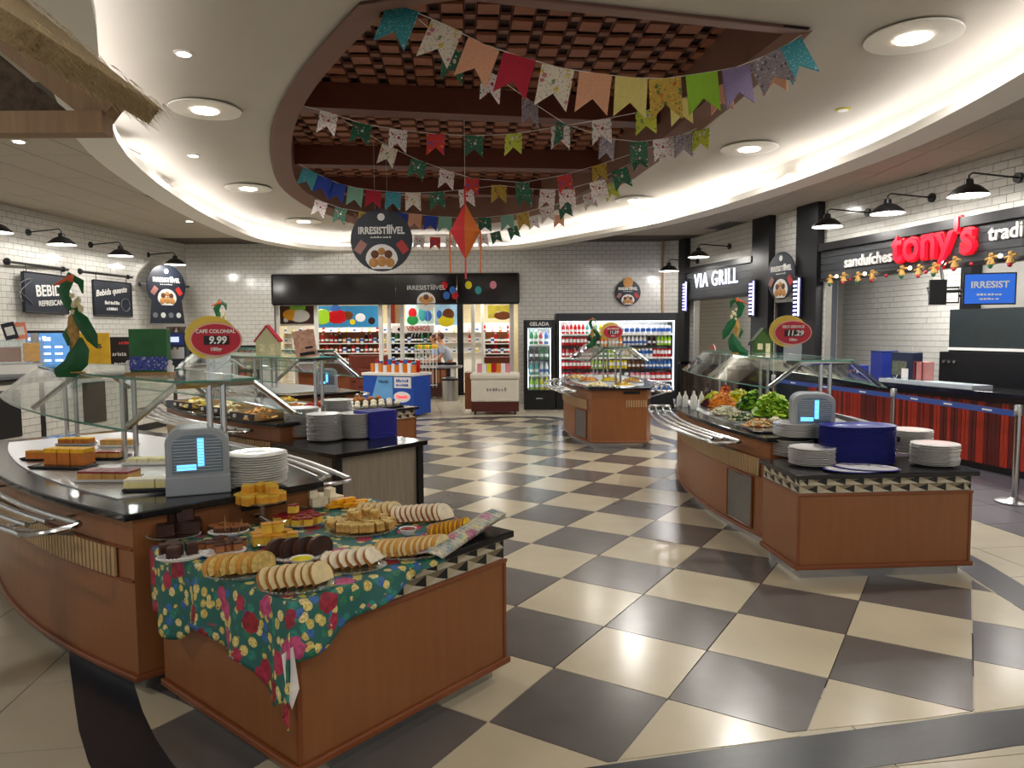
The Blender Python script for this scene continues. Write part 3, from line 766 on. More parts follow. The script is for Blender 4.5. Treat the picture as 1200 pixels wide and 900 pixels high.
cm = counter((1.55, 10.43), 90, 3.2, .8, .28, 'middle buffet counter standing alone in front of the drinks coolers', vis=(1,), grille=(1, .15, .6))
c2 = counter((-1.78, 6.86), 133, 3.1, .92, .2, 'second left buffet counter with boxed breads behind dark plate stand', vis=(1,), rails=(1,))
c3 = counter((-2.52, 9.78), 136, 3.0, .92, .2, 'third left buffet counter farthest back beside the pastry table', vis=(), rails=(-1,))
TT['3'] = tray_table((-2.0, 8.5, 0), R(50), 1.15, 1.15, 'far wooden tray table covered with platters of pastries')
# dark framed plate stand
t = thing('plate_stand', 'square stand with black frame and pale wood panels holding plates', 'table', (-1.42, 5.76, 0), R(48.5))
pwood = mat('pale_wood_panel', '8f8474', .5, var=.16, scale=3, stretch=(16, 16, 1))
m = LM(); m.box(.03, .03, .04, .9, .86, .69); m.build('side_panel', pwood, t)
for x, y in ((0, 0), (.87, 0), (0, .83), (.87, .83)):
    m = LM(); m.box(x, y, 0, x+.06, y+.06, .69); m.build('leg', M['black'], t)
m = LM(); m.box(-.03, -.03, .69, .96, .92, .73); m.build('worktop', M['granite'], t, bevel=.004)
m = LM(); m.box(.02, .02, .02, .91, .87, .05); m.build('bottom_rail', M['black'], t)
# ------------------------------------------------------------------ plates, trays, sterilisers
def fr(t_, x, y): return (Matrix.Translation(t_.location) @ Matrix.Rotation(t_.rotation_euler.z, 4, 'Z')) @ Vector((x, y, 0))
plate_me = MB().lathe([(.0005, .004), (.07, .004), (.085, .01), (.122, .019), (.125, .022), (.12, .0225), (.08, .0135), (.068, .0075), (.0005, .0075)], 28, cap=False)
plate_me = MB().lathe([(.065, .0), (.1, .001), (.155, .017), (.159, .0205), (.15, .021), (.105, .008), (.0005, .006)], 32, cap=False).mesh('plate', M['plate'], True)
def plates(x, y, z, n, where, d=.0125, sc=1):
    for k in range(n):
        pos = 'topmost' if k == n-1 else ('lowest' if k == 0 else ORD[k]+' from the bottom')
        o = inst(plate_me, 'dinner_plate', (x+random.uniform(-.004, .004), y+random.uniform(-.004, .004), z+k*d), (0, 0, random.random()), scale=(sc, sc, 1))
        tag(o, 'white plate, %s in stack %s' % (pos, where), 'plate', 'plates in the stack '+where)
z0 = TABLE_H
for px, py, n, wh in [(928, 540, 10, 'left rear of right tray table'), (951, 551, 10, 'left front of right tray table'), (1095, 551, 12, 'right front of right tray table'), (1066, 536, 14, 'right rear of right tray table')]:
    p = atz(px, py-6, z0); plates(p.x, p.y, z0, n, wh)
p = atz(928, 512, CT); plates(p.x+.02, p.y, CT+.005, 8, 'on salad counter end', sc=1)

for px, py, n, wh in [(381, 520, 19, 'at front of dark stand'), (354, 515, 21, 'at left of dark stand'), (417, 517, 18, 'beside dark stand blue trays'), (396, 508, 24, 'at rear of dark stand')]:
    p = atz(px, py-4, .73); plates(p.x, p.y, .73, n, wh)
p = fr(cl, .17, -.3); p = atz(302, 568, CT); plates(p.x, p.y, CT+.006, 13, 'beside near steriliser box')
# blue oval trays
def traymesh(name, a, b, m_, h=.016):
    mb = MB(); prof = [(1, h), (1, h+.003), (.94, h+.002), (.86, .006), (.01, .006)]
    prof = [(.84, 0), (.88, .001), (1, h)]+prof[1:]
    n = 36; vs = []; fs = []
    for r, z in prof:
        for k in range(n):
            th = 2*PI*k/n; c, s = math.cos(th), math.sin(th); e = .75
            vs.append((a*r*math.copysign(abs(c)**e, c), b*r*math.copysign(abs(s)**e, s), z))
    for i in range(len(prof)-1):
        for k in range(n): fs.append((i*n+k, i*n+(k+1) % n, (i+1)*n+(k+1) % n, (i+1)*n+k))
    mb.add(vs, fs); return mb.mesh(name, m_, True)
TR = traymesh('food_tray', .265, .17, M['blue'])
p = fr(TT['R'], .6, .36)
for k in range(21):
    o = inst(TR, 'food_tray', (p.x, p.y, z0+k*.013), (0, 0, R(4+random.uniform(-1, 1))))
    pos = 'topmost' if k == 20 else ('lowest' if k == 0 else ORD[k]+' from the bottom')
    tag(o, 'blue plastic tray, %s of the pile on the right tray table' % pos, 'tray', 'blue trays on the right tray table')
TR2 = traymesh('food_tray', .15, .115, M['blue'], .014)
TRs = MB().box(-.16, -.12, 0, .16, .12, .0135).mesh('food_tray', M['blue'])
p = fr(TT['R'], 0, 0)
q = aty(440, 495, 6.75)
for k in range(16):
    o = inst(TRs, 'food_tray', (q.x, q.y, .73+k*.0155), (0, 0, R(48.5+random.uniform(-1.5, 1.5))))
    pos = 'topmost' if k == 15 else ('lowest' if k == 0 else ORD[k]+' from the bottom')
    tag(o, 'dark blue rectangular tray, %s of the pile on the dark stand' % pos, 'tray', 'blue trays on the dark plate stand')
# printed oval place mats fanned on the right tray table
mt = MB().lathe([(.001, 0), (.2, 0), (.2, .004), (.001, .004)], 32, Matrix.Diagonal((1, .62, 1, 1)), cap=False).mesh('oval_tray', M['plate'], True)
mb_ = MB().lathe([(.19, 0), (.215, .004), (.215, .009), (.19, .009)], 32, Matrix.Diagonal((1, .62, 1, 1))).mesh('oval_tray', M['blue'], True)
for k, (dx, rz, z) in enumerate([(.43, 6, 0), (.52, -10, .012)]):
    p = fr(TT['R'], dx, .09); o = inst(mb_, 'oval_tray', (p.x, p.y, z0+z), (0, R(1.5), R(rz))); tag(o, 'shallow oval blue tray with white liner, %s of two before the tall pile' % ('lower' if k == 0 else 'upper'), 'tray')
    inst(mt, 'paper_liner', (0, 0, .009), (0, 0, 0), o)
    for j in range(5):
        m = LM(); a = R(j*37); m.box(-.03, -.006, .0135, .03, .006, .0142, Matrix.Translation((.12*math.cos(a), .06*math.sin(a), 0)) @ Matrix.Rotation(a, 4, 'Z')); m.build('printed_mark', M['blue'], o)
# steriliser cabinets with glowing lamps
gy_ = mat('grey_enamel', '969ca3', .35, var=.03); glow = mat('blue_glow', '8fd2ff', emit=1.6, ecol='4fb0ff'); dk = mat('smoked_window', '6b7d8c', .12)
def steriliser(loc, rz, lab, s=1):
    t = thing('cutlery_steriliser', lab, 'appliance', loc, rz)
    W = .15*s; D = .11*s; H = .34*s
    def prof(w_, h0, h1, r): return [(-w_, h0), (w_, h0)]+[(w_-r+r*math.cos(a), h1-r*.8+r*.8*math.sin(a)) for a in [i*PI/12 for i in range(7)]]+[(-w_+r+r*math.cos(a), h1-r*.8+r*.8*math.sin(a)) for a in [PI/2+i*PI/12 for i in range(7)]]
    m = LM(); m.prism(prof(W, 0, H, .09*s), -D, D, Matrix.Rotation(PI/2, 4, 'X')); m.build('housing', gy_, t, bevel=.012*s)
    m = LM(); m.box(-W-.003, -D-.004, 0, W+.003, D+.004, .1*s); m.build('base', gy_, t, bevel=.008*s)
    m = LM(); m.prism(prof(W*.78, .115*s, H*.9, .07*s), 0, .004, Matrix.Translation((0, -D-.001, 0)) @ Matrix.Rotation(PI/2, 4, 'X')); m.build('window', dk, t)
    for k in range(11):
        m = LM(); z = .13*s+k*.0155*s; m.tube([(-W*.74, -D-.009, z), (W*.74, -D-.009, z)], .0022*s, 5); m.build('grille_bar', M['steel'], t)
    m = LM(); m.box(W*.0, -D-.0065, .15*s, W*.2, -D-.0055, .29*s); m.build('lamp_tube', glow, t)
    m = LM(); m.box(-W*.65, -D-.0065, .13*s, -W*.05, -D-.0055, .16*s); m.build('lamp_tube', glow, t)
p = atz(224, 580, CT); steriliser((p.x, p.y+.1, CT), R(22), 'grey steriliser box with blue lamp on the near left counter end')
p = atz(955, 514, CT); steriliser((p.x+.02, p.y+.12, CT), R(-12), 'grey steriliser box with blue lamp behind the right blue trays', 1)
p = fr(c3, .15, -.1); steriliser((p.x, p.y, CT), R(10), 'small grey steriliser box on the third left counter', .95)
# ------------------------------------------------------------------ flowered cloth on the near tray table
M['cloth'] = floral('flowered_cloth', '1f5f58', ['b02a4a', 'a01e38', 'c44a7a', '9a1c2c', 'c03058'], ['e2cf7a', 'd8c468', '3a6cb0', '2f7a58', 'e8d890', '2c8878'], s1=8.5, s2=25, thr1=.37, thr2=.5)
M['cloth_back'] = mat('cloth_back', 'd9d4cc', .7, var=.08, scale=12)
def cloth():
    t = TT['L']; W, D = 1.166, 1.09; e = .045; NU, NV = 76, 60
    m = LM(); vs = []; idx = {}
    def pt(a, b):
        # a: <0 hang over the left side, 0..1 across; b: <0 hang over the front, 0..1 to the back
        s = b*D if b > 0 else 0
        hl = .3+.05*math.sin(s*7+1)+.03*math.sin(s*17)-(.1*max(0, s-.8)) if b >= 0 else .3
        hf = .19*max(0, 1-max(a, 0)/.58)+.012+.012*math.sin(a*22)*max(0, 1-max(a, 0)/.58)
        x = -e + a*(W+e+.02) if a >= 0 else -e
        y = -e + b*(D+e-.03) if b >= 0 else -e
        z = TABLE_H+.006+.0015*math.sin(x*30)*math.sin(y*23)
        ha = -a*hl if a < 0 else 0; hb = -b*hf if b < 0 else 0
        if a < 0:
            x -= .012+.028*math.sin(s*21+1.3)*(-a)+.02*(-a)
        if b < 0: y -= .01+.02*math.sin(a*24)*(-b)+.02*(-b)
        if a < 0 and b < 0: x -= .03*(-b); y -= .05*(-a); h = max(ha, hb)+.55*min(ha, hb)
        else: h = ha+hb
        z -= h
        return x, y, z
    A = [-1+i/14 for i in range(15)]+[.004+.996*i/40 for i in range(41)]
    B = [-1+i/8 for i in range(9)]+[.004+.996*i/34 for i in range(35)]
    keep = {}
    for i, a in enumerate(A):
        for j, b in enumerate(B):
            p = pt(a, b)
            lim = .58
            if a > lim:      # the cloth edge runs back across the stone; its hem is turned up
                y0 = (a-lim)*.3*D-.05
                if b <= .004: p = (p[0], y0-.03, TABLE_H+.012+.05*min(1, (a-lim)*4))
                else:
                    yy = y0+(D-.04-y0)*b; p = (p[0], yy, TABLE_H+.006+max(0, .05*min(1, (a-lim)*4)*(1-b*9)))
            keep[i, j] = len(vs); vs.append(p)
    fs = []; j0 = 8
    for i in range(len(A)-1):
        for j in range(len(B)-1):
            if A[i] > .58 and j < j0: continue
            fs.append((keep[i, j], keep[i+1, j], keep[i+1, j+1], keep[i, j+1]))
    m.add(vs, fs)
    tr = Matrix.Translation(t.location) @ Matrix.Rotation(t.rotation_euler.z, 4, 'Z')
    m.v = [tr @ v for v in m.v]
    me = m.mesh('table_cloth', M['cloth'], True)
    o = inst(me, 'table_cloth', (0, 0, 0)); so = o.modifiers.new('s', 'SOLIDIFY'); so.thickness = .0016; so.offset = 1
    tag(o, 'green cotton cloth printed with red roses draped over the near tray table', 'tablecloth')
    # turned back hem, pale underside showing
    h = LM(); P = []
    for i in range(22):
        q = i/21; x = .56*W+q*(.52*W); y = -.085+q*.17
        r_ = .016+.02*q
        P.append([(x, y-.01, TABLE_H+.008+.03*q), (x-.03, y-.035*q-.012, TABLE_H+.03+.04*q), (x-.06, y+.02, TABLE_H+.045+.045*q), (x-.085, y+.06, TABLE_H+.035+.03*q), (x-.1, y+.085, TABLE_H+.016+.02*q)])
    for i in range(21):
        for k in range(4): h.add([P[i][k], P[i+1][k], P[i+1][k+1], P[i][k+1]], [(0, 1, 2, 3)])
    h.v = [tr @ v for v in h.v]
    hm = h.build('turned_hem', M['cloth_faded'], o, True); so = hm.modifiers.new('s', 'SOLIDIFY'); so.thickness = .0015
    cn = LM(); cn.add([(-.11, -.1, .46), (-.075, -.125, .47), (-.06, -.07, .6), (-.1, -.06, .58), (-.1, -.115, .4)], [(0, 1, 2, 3), (0, 4, 1)]); cn.v = [tr @ v for v in cn.v]
    c_ = cn.build('cloth_corner', M['cloth_back'], o); so = c_.modifiers.new('s', 'SOLIDIFY'); so.thickness = .0015
M['cloth_faded'] = floral('faded_cloth', 'b9b6a4', ['c888a0', 'c07890', 'd09cb0'], ['d6cf9c', '9aa8b8', '98b0a0', 'd8d2b8'], s1=8.5, s2=25, thr1=.37, thr2=.5)
cloth()
# ------------------------------------------------------------------ food on the flowered cloth
ZT = TABLE_H+.0085
gl2 = glassmat('dish_glass', (.9, .95, .95), .22, .12)
def platter(loc, a, b, rz, lab, stem=0, m_=None, oval=True, name='glass_platter'):
    x, y, z = loc; t = thing(name, lab, 'dish', (x, y, z), rz)
    m = LM(); D_ = Matrix.Diagonal((a, b, 1, 1))
    m.lathe([(.001, stem), (.8, stem), (.95, stem+.008), (1, stem+.016), (.98, stem+.018), (.92, stem+.013), (.78, stem+.005), (.001, stem+.005)], 32, D_, cap=False); m.build('dish', m_ or gl2, t, True)
    m = LM()
    for k in range(40):
        th = k*2*PI/40; m.sphere((a*math.cos(th), b*math.sin(th), stem+.016), .0048, 5, 4)
    tag(m.build('beaded_rim', m_ or gl2, t), kind='stuff')
    if stem: m = LM(); m.lathe([(.07, 0), (.065, .006), (.015, .02), (.015, stem-.01), (.05, stem)], 20); m.build('stem', m_ or gl2, t, True)
    return t
def slice_me(name, w_, h, th, crust, crumb, flat=True):
    pts = [(-w_*.9, 0), (w_*.9, 0)]+[(w_*math.cos(a), h*.35+h*.65*math.sin(a)) for a in [i*PI/10 for i in range(11)]]
    m = MB(Matrix.Rotation(PI/2, 4, 'X')); n = len(pts)
    m.add([(p[0], p[1], -th/2) for p in pts]+[(p[0], p[1], th/2) for p in pts], [(i, (i+1) % n, n+(i+1) % n, n+i) for i in range(n)]); m.cm = 1
    m.add([(p[0]*.96, p[1]*.96+.002, -th/2-.0008) for p in pts], [list(range(n))[::-1]]); m.add([(p[0]*.96, p[1]*.96+.002, th/2+.0008) for p in pts], [list(range(n))])
    return m.mesh(name, [crust, crumb])
F = {}
def fm(n, c, r=.65, v=.14, sc=25, b=.5): F[n] = mat(n, c, r, var=v, scale=sc, bump=b); return F[n]
fm('crumb_pale', 'dcc894'); fm('crumb_white', 'e8dcc0'); fm('crust', 'a8692f'); fm('crust_gold', 'cf9440'); fm('choc', '3a1f17', .5, .3); fm('choc2', '52301f', .6, .3); fm('orange_cake', 'd99a2c'); fm('yellow_cake', 'e0b840')
fm('caramel', '9c6238'); fm('jam_red', '8e1f28', .2); fm('cream', 'ece3c8', .5, .06); fm('raisin_cake', 'd2b268', .7, .35, 45); fm('chopped', 'c79a54', .7, .4, 40); fm('mango', 'f0a818', .4); fm('yellow_dip', 'efe020', .25, .05); fm('egg', 'e8c010', .4, .2)
def row_slices(px, py, n, w_, h, th, step, ang, lean, crust, crumb, lab, z=ZT, plat=None, group=None, name='bread_slice', face=38):
    p = atz(px, py, z); me = slice_me(name, w_, h, th, F[crust], F[crumb]); dx, dy = math.cos(R(ang)), math.sin(R(ang))
    for k in range(n):
        d = (k-(n-1)/2)*step
        o = inst(me, name, (p.x+dx*d, p.y+dy*d, z+.008), (R(lean+random.uniform(-4, 4)), 0, R(ang+face+random.uniform(-5, 5))))
        o.rotation_mode = 'ZYX' if False else 'XYZ'
        tag(o, '%s, %s in the row' % (lab, 'leftmost' if k == 0 else 'rightmost' if k == n-1 else ORD[k]+' from the left'), 'bread' if 'cake' not in lab else 'cake', group or lab)
def cubes(px, py, n, s, mats_, lab, z=ZT+.007, spread=.07, cat='cake', name='cake_cube', asp=1.0, h=None, sy=.7):
    spread *= 1.3; n = int(n*1.35)
    p = atz(px, py, z); h = h or s
    me = MB(); me.box(-s/2*asp, -s/2, 0, s/2*asp, s/2, h*.8); me.cm = 1; me.box(-s/2*asp, -s/2, h*.8, s/2*asp, s/2, h)
    me = me.mesh(name, [F[mats_[0]], F[mats_[1]]]); placed = []
    lay = 0; k = 0; tries = 0
    while k < n:
        tries += 1
        r_ = spread*math.sqrt(random.random())*(1-.35*lay); th = random.uniform(0, 2*PI); x, y = p.x+r_*math.cos(th), p.y+r_*math.sin(th)*sy
        if any(l == lay and (x-a)**2+(y-b)**2 < (s*.94*max(1, asp*.85))**2 for a, b, l in placed):
            if tries > 260: lay += 1; tries = 0
            continue
        placed.append((x, y, lay)); q = (x, y, z+lay*h*1.0)
        o = inst(me, name, q, (R(random.uniform(-6, 6)) if lay else 0, R(random.uniform(-6, 6)) if lay else 0, random.uniform(0, 1.57))); k += 1
    # label by place
    obs = [o for o in C.objects if o.name.startswith(name) and 'label' not in o]
    obs.sort(key=lambda o: (round(o.location.z, 3), o.location.x))
    zs = sorted(set(round(o.location.z, 3) for o in obs)); ln = ['bottom', 'second', 'top', 'highest', 'peak']
    for z_ in zs:
        row = [o for o in obs if round(o.location.z, 3) == z_]
        for i, o in enumerate(row):
            tag(o, '%s, %s from left in %s layer' % (lab, ORD[i], ln[min(zs.index(z_), 4)]), cat, lab)
# brownies
platter((*atz(204, 630, ZT)[:2], ZT), .12, .09, 0, 'dish under the stacked dark brownies at the back left of the cloth'); cubes(204, 622, 9, .055, ('choc', 'choc'), 'dark brownie on the far left dish', asp=1.3, spread=.09)
platter((*atz(214, 655, ZT)[:2], ZT), .1, .055, R(25), 'white dish holding a few brownie cubes at the cloth left edge', m_=M['plate']); cubes(214, 650, 4, .045, ('choc', 'choc2'), 'brownie cube on the small white dish', spread=.06, h=.05)
platter((*atz(262, 650, ZT)[:2], ZT), .09, .07, R(20), 'white dish of toffee brown cubes behind the raisin cake', m_=M['plate']); cubes(260, 642, 9, .036, ('caramel', 'choc2'), 'toffee brown cube behind the raisin cake', spread=.07)
platter((*atz(268, 626, ZT)[:2], ZT), .09, .055, R(10), 'white boat dish of brown cake pieces with two picks', m_=M['plate'])
cubes(268, 622, 6, .04, ('choc2', 'caramel'), 'brown cake piece in the boat dish', spread=.06, h=.03)
for i, (x, y) in enumerate([(264, 622), (279, 626)]):
    p = atz(x, y, ZT+.03); o = MB().cyl(p, p+Vector((.02*i, 0, .07)), .002, 6).build('wooden_pick', M['cork']); tag(o, ['wooden pick standing at left in the boat dish', 'wooden pick leaning at right in the boat dish'][i], 'pick')
# raisin cake
platter((*atz(282, 674, ZT)[:2], ZT), .125, .09, R(15), 'beaded glass platter under the raisin cake slices')
row_slices(282, 672, 5, .06, .075, .035, .04, 16, -8, 'crust_gold', 'raisin_cake', 'thick slice of pale raisin cake', z=ZT)
platter((*atz(350, 690, ZT)[:2], ZT), .13, .09, R(15), 'beaded glass platter under tan bread slices at the front corner')
row_slices(350, 688, 7, .052, .085, .014, .031, 18, -28, 'crust', 'crumb_pale', 'tan round bread slice at the front corner')
platter((*atz(418, 668, ZT)[:2], ZT), .12, .085, R(20), 'beaded glass platter of white bread slices')
row_slices(418, 664, 6, .06, .075, .014, .036, 25, -42, 'crust', 'crumb_white', 'white bread slice with brown crust')
platter((*atz(483, 652, ZT)[:2], ZT), .14, .085, R(15), 'beaded glass platter under the long sliced loaf')
row_slices(485, 650, 10, .06, .07, .02, .027, 18, -12, 'crust_gold', 'crumb_pale', 'slice of the long golden loaf')
platter((*atz(526, 628, ZT)[:2], ZT), .11, .075, R(35), 'glass platter under the yellow topped loaf at cloth right end')
row_slices(528, 628, 8, .055, .065, .02, .026, 38, -12, 'crust', 'egg', 'slice of yellow topped loaf')
platter((*atz(424, 625, ZT)[:2], ZT), .155, .11, R(10), 'large beaded glass platter heaped with crumbly cake cubes'); cubes(424, 617, 26, .038, ('chopped', 'raisin_cake'), 'crumbly nut cake cube on the large platter', spread=.12)
row_slices(497, 612, 10, .05, .09, .014, .026, 10, -32, 'crust', 'crumb_white', 'toasted baguette slice in the back row')
row_slices(448, 606, 6, .05, .08, .014, .032, 10, -38, 'crust_gold', 'crumb_pale', 'pale toast slice left of the back row')
# raised stand
p = atz(307, 590, ZT+.1); platter((p.x, p.y, ZT), .115, .085, 0, 'raised beaded glass cake stand of orange cake cubes', stem=.1); cubes(307, 588, 13, .045, ('orange_cake', 'yellow_cake'), 'orange cake cube on the raised stand', z=ZT+.106, spread=.09)
cubes(352, 612, 10, .042, ('yellow_cake', 'jam_red'), 'red topped yellow cake cube', spread=.085); platter((*atz(352, 616, ZT)[:2], ZT), .11, .075, 0, 'glass platter under red topped cake cubes')
cubes(374, 590, 12, .045, ('cream', 'crumb_white'), 'white layered cake cube behind the red topped cubes', spread=.085); platter((*atz(374, 594, ZT)[:2], ZT), .11, .08, 0, 'glass platter under white layered cake cubes')
cubes(318, 634, 9, .045, ('yellow_cake', 'orange_cake'), 'yellow cake cube in the middle of the cloth', spread=.08); platter((*atz(318, 638, ZT)[:2], ZT), .1, .07, 0, 'glass platter under yellow cake cubes mid cloth')
row_slices(352, 652, 4, .062, .075, .03, .056, 12, -12, 'choc2', 'choc', 'thick round slice of dark chocolate cake', name='cake_slice'); platter((*atz(352, 655, ZT)[:2], ZT), .12, .07, R(10), 'dish under the dark chocolate cake slices', m_=M['plate'])
# dips
def bowl(px, py, r, h, fill, lab, z=ZT, m_=None):
    p = atz(px, py, z); t = thing('small_bowl', lab, 'bowl', (p.x, p.y, z))
    m = LM(); m.lathe([(.001, 0), (r*.6, 0), (r*.9, h*.6), (r, h), (r*.97, h), (r*.85, h*.6), (r*.5, h*.2), (.001, h*.2)], 20, cap=False); m.build('bowl', m_ or M['plate'], t, True)
    m = LM(); m.lathe([(.001, h*.85), (r*.93, h*.85)], 20, cap=False); m.build('filling', F[fill], t)
bowl(354, 662, .048, .03, 'yellow_dip', 'shallow bowl of bright yellow dip')
bowl(478, 626, .042, .03, 'jam_red', 'small white bowl of red jam by the toast')
bowl(395, 664, .035, .025, 'cream', 'small white bowl beside the white bread slices')
cubes(404, 592, 7, .04, ('mango', 'mango'), 'bright orange pastry strip', spread=.08, asp=1.8, h=.02, name='pastry_strip')
bowl(300, 606, .03, .02, 'cream', 'silver wrapped bowl under the raised stand', m_=M['steel'])
# tongs
p = atz(320, 612, ZT+.03); o = MB().tube([p+Vector((-.06, 0, .03)), p+Vector((0, 0, .0)), p+Vector((.07, -.01, .01))], .004, 6).tube([p+Vector((-.06, 0, .03)), p+Vector((0, -.02, .0)), p+Vector((.07, -.03, .01))], .004, 6).build('serving_tongs', M['steel'], smooth=True); tag(o, 'steel serving tongs lying across the cake dishes', 'tongs')
o = MB().tube([atz(300, 563, ZT+.16), atz(330, 571, ZT+.155)], .006, 6).build('cake_knife', M['black']); tag(o, 'dark serving knife lying on the raised cake stand', 'knife')
# ------------------------------------------------------------------ dishes on the near left counter
ZW = CT+.006
def flatdish(px, py, a, b, rz, lab, mm, z=ZW, h=.012):
    p = atz(px, py, z); t = thing('serving_dish', lab, 'dish', (p.x, p.y, z), rz)
    m = LM(); m.box(-a, -b, 0, a, b, h, None); m.build('dish', mm, t, bevel=.006)
    m = LM(); m.tube([(-a, -b, h), (a, -b, h), (a, b, h), (-a, b, h)], .005, 5, True); m.build('rim', mm, t)
    return p
darkd = mat('dark_dish', '23262c', .25)
def bars(px, py, n, sx, sy, sz, ang, mats_, lab, z, gap=.004, name='cake_bar'):
    sx *= 1.08; sz *= 1.3
    p = atz(px, py, z); me = MB(); me.box(-sx/2, -sy/2, 0, sx/2, sy/2, sz*.75); me.cm = 1; me.box(-sx/2, -sy/2, sz*.75, sx/2, sy/2, sz); me = me.mesh(name, [F[mats_[0]], F[mats_[1]]])
    for k in range(n):
        d = (k-(n-1)/2)*(sx+gap); o = inst(me, name, (p.x+d*math.cos(R(ang)), p.y+d*math.sin(R(ang)), z), (0, 0, R(ang+random.uniform(-4, 4))))
        tag(o, '%s, %s' % (lab, 'leftmost' if k == 0 else 'rightmost' if k == n-1 else ORD[k]+' from the left'), 'cake', lab)
fm('corn_top', 'f0b418', .6); fm('corn_side', 'c8742c'); fm('fruit', '9c3a44', .4, .5, 30); fm('cheese', 'ece0a0', .5, .08); fm('pie', 'd8a860')
flatdish(75, 547, .17, .085, R(-8), 'dark dish of yellow topped cornbread at the counter left', darkd); bars(82, 543, 3, .08, .1, .075, -8, ('corn_side', 'corn_top'), 'yellow topped cornbread block', ZW+.012)
flatdish(42, 538, .07, .05, R(0), 'small dark dish at the far left of the near counter', darkd)
bars(45, 537, 2, .06, .05, .04, 0, ('corn_side', 'orange_cake'), 'orange muffin piece at far left', ZW+.012)
flatdish(128, 562, .15, .08, R(0), 'white dish of berry topped tart on the near counter', M['plate']); bars(128, 560, 4, .065, .12, .035, -4, ('pie', 'fruit'), 'berry topped tart piece', ZW+.012)
flatdish(124, 537, .13, .08, R(0), 'dark dish of red cherry pastry behind the cornbread', darkd); bars(124, 535, 3, .07, .1, .03, 0, ('pie', 'jam_red'), 'red cherry pastry piece', ZW+.012)
flatdish(180, 573, .13, .07, R(10), 'dark dish of white cheese beside the steriliser', darkd); bars(176, 570, 3, .07, .08, .035, 6, ('cheese', 'cream'), 'pale cheese block beside the steriliser', ZW+.012)
flatdish(178, 543, .15, .08, R(0), 'white dish of pale flat rolls under the guard', M['plate']); bars(178, 541, 4, .06, .09, .02, 4, ('cream', 'cheese'), 'pale flat roll under the guard', ZW+.012)
flatdish(140, 523, .12, .06, R(0), 'white dish of golden pies at the rear of the near counter', M['plate']); bars(140, 521, 3, .07, .08, .03, 0, ('pie', 'crust_gold'), 'golden pie at the rear of the near counter', ZW+.012)
flatdish(90, 521, .12, .06, R(0), 'steel tray of yellow cakes at the rear left', M['steel']); bars(90, 519, 4, .05, .08, .03, 0, ('corn_side', 'corn_top'), 'yellow cake at the rear left', ZW+.012)
# ------------------------------------------------------------------ salads on the right counter
def mound(px, py, z, rx, ry, h, mats_, lab, n=130, leaf=(.05, .03), cat='salad', name='salad_mound', rz=0):
    p = atz(px, py, z); mb = MB()
    for k in range(n):
        th = random.uniform(0, 2*PI); r_ = math.sqrt(random.random()); x, y = r_*math.cos(th)*rx, r_*math.sin(th)*ry
        zz = h*(1-r_*r_)*random.uniform(.75, 1.05)
        q = Matrix.Translation((p.x+x, p.y+y, z+max(.004, zz))) @ Matrix.Rotation(random.uniform(0, 6.3), 4, 'Z') @ Matrix.Rotation(random.uniform(-.9, .9), 4, 'X')
        a, b = leaf[0]*random.uniform(.6, 1.2), leaf[1]*random.uniform(.7, 1.2); mb.cm = random.randrange(len(mats_))
        mb.add([(-a/2, -b/2, 0), (0, -b*.6, a*.18), (a/2, -b/2, 0), (a/2, b/2, a*.08), (0, b*.6, a*.26), (-a/2, b/2, a*.05)], [(0, 1, 4, 5), (1, 2, 3, 4), (5, 4, 1, 0), (4, 3, 2, 1)], q)
    mb.cm = 0; mb.sphere((p.x, p.y, z+.0), 1, 14, 6, (rx*.85, ry*.85, h*.8))
    mb.v = [Vector((v.x, v.y, max(v.z, z+.002))) for v in mb.v]
    o = mb.build(name, mats_); tag(o, lab, cat, kind='stuff'); return o
fm('lettuce', '7fae28', .45, .25, 15, .3); fm('lettuce2', 'b8d040', .45, .2, 15, .3); fm('herb', '2f5a20', .5); fm('carrot', 'e88a1c', .5); fm('pepper_yellow', 'e6c818', .35); fm('tomato', 'c83020', .3); fm('slaw', 'd8d0a8', .5, .2); fm('beet', '5a1c28', .4); fm('onion', 'e6e0d0', .4)
for a in [(906, 487, .15, .12, .1, ('lettuce', 'lettuce2'), 'bright curly lettuce heap beside the right steriliser', 170, (.07, .05)), (884, 479, .14, .12, .09, ('lettuce', 'herb'), 'dark green lettuce heap at the middle of the salads', 130, (.06, .045)),
          (850, 485, .13, .1, .04, ('slaw', 'onion'), 'pale shredded salad in front', 130, (.03, .012)), (868, 492, .1, .07, .035, ('herb', 'slaw'), 'chopped herbs on pale salad', 110, (.025, .012)),
          (846, 477, .13, .11, .08, ('carrot', 'carrot'), 'orange grated carrot heap', 200, (.03, .008)), (866, 473, .16, .12, .08, ('pepper_yellow', 'lettuce2'), 'yellow pepper strips heap', 150, (.04, .014)),
          (838, 474, .12, .12, .07, ('lettuce2', 'pepper_yellow'), 'light green salad at the far end', 120, (.04, .02)), (890, 499, .12, .08, .03, ('slaw', 'carrot'), 'mixed pale grain salad nearest the plates', 130, (.022, .012)),
          (908, 499, .07, .05, .035, ('cream', 'slaw'), 'creamy potato salad nearest the plates', 90, (.03, .02)), (850, 472, .08, .08, .1, ('tomato', 'carrot'), 'red tomato pieces behind the carrot', 70, (.03, .02)), (829, 476, .07, .06, .04, ('beet', 'beet'), 'dark red beetroot heap in a white bowl', 80, (.02, .012))]:
    px, py, rx, ry, h, ms, lab, n, leaf = a; mound(px, py, ZW+.012, rx*1.15, ry*1.15, h*1.9, [F[k] for k in ms], lab, int(n*2.2), (leaf[0]*1.15, leaf[1]*1.3))
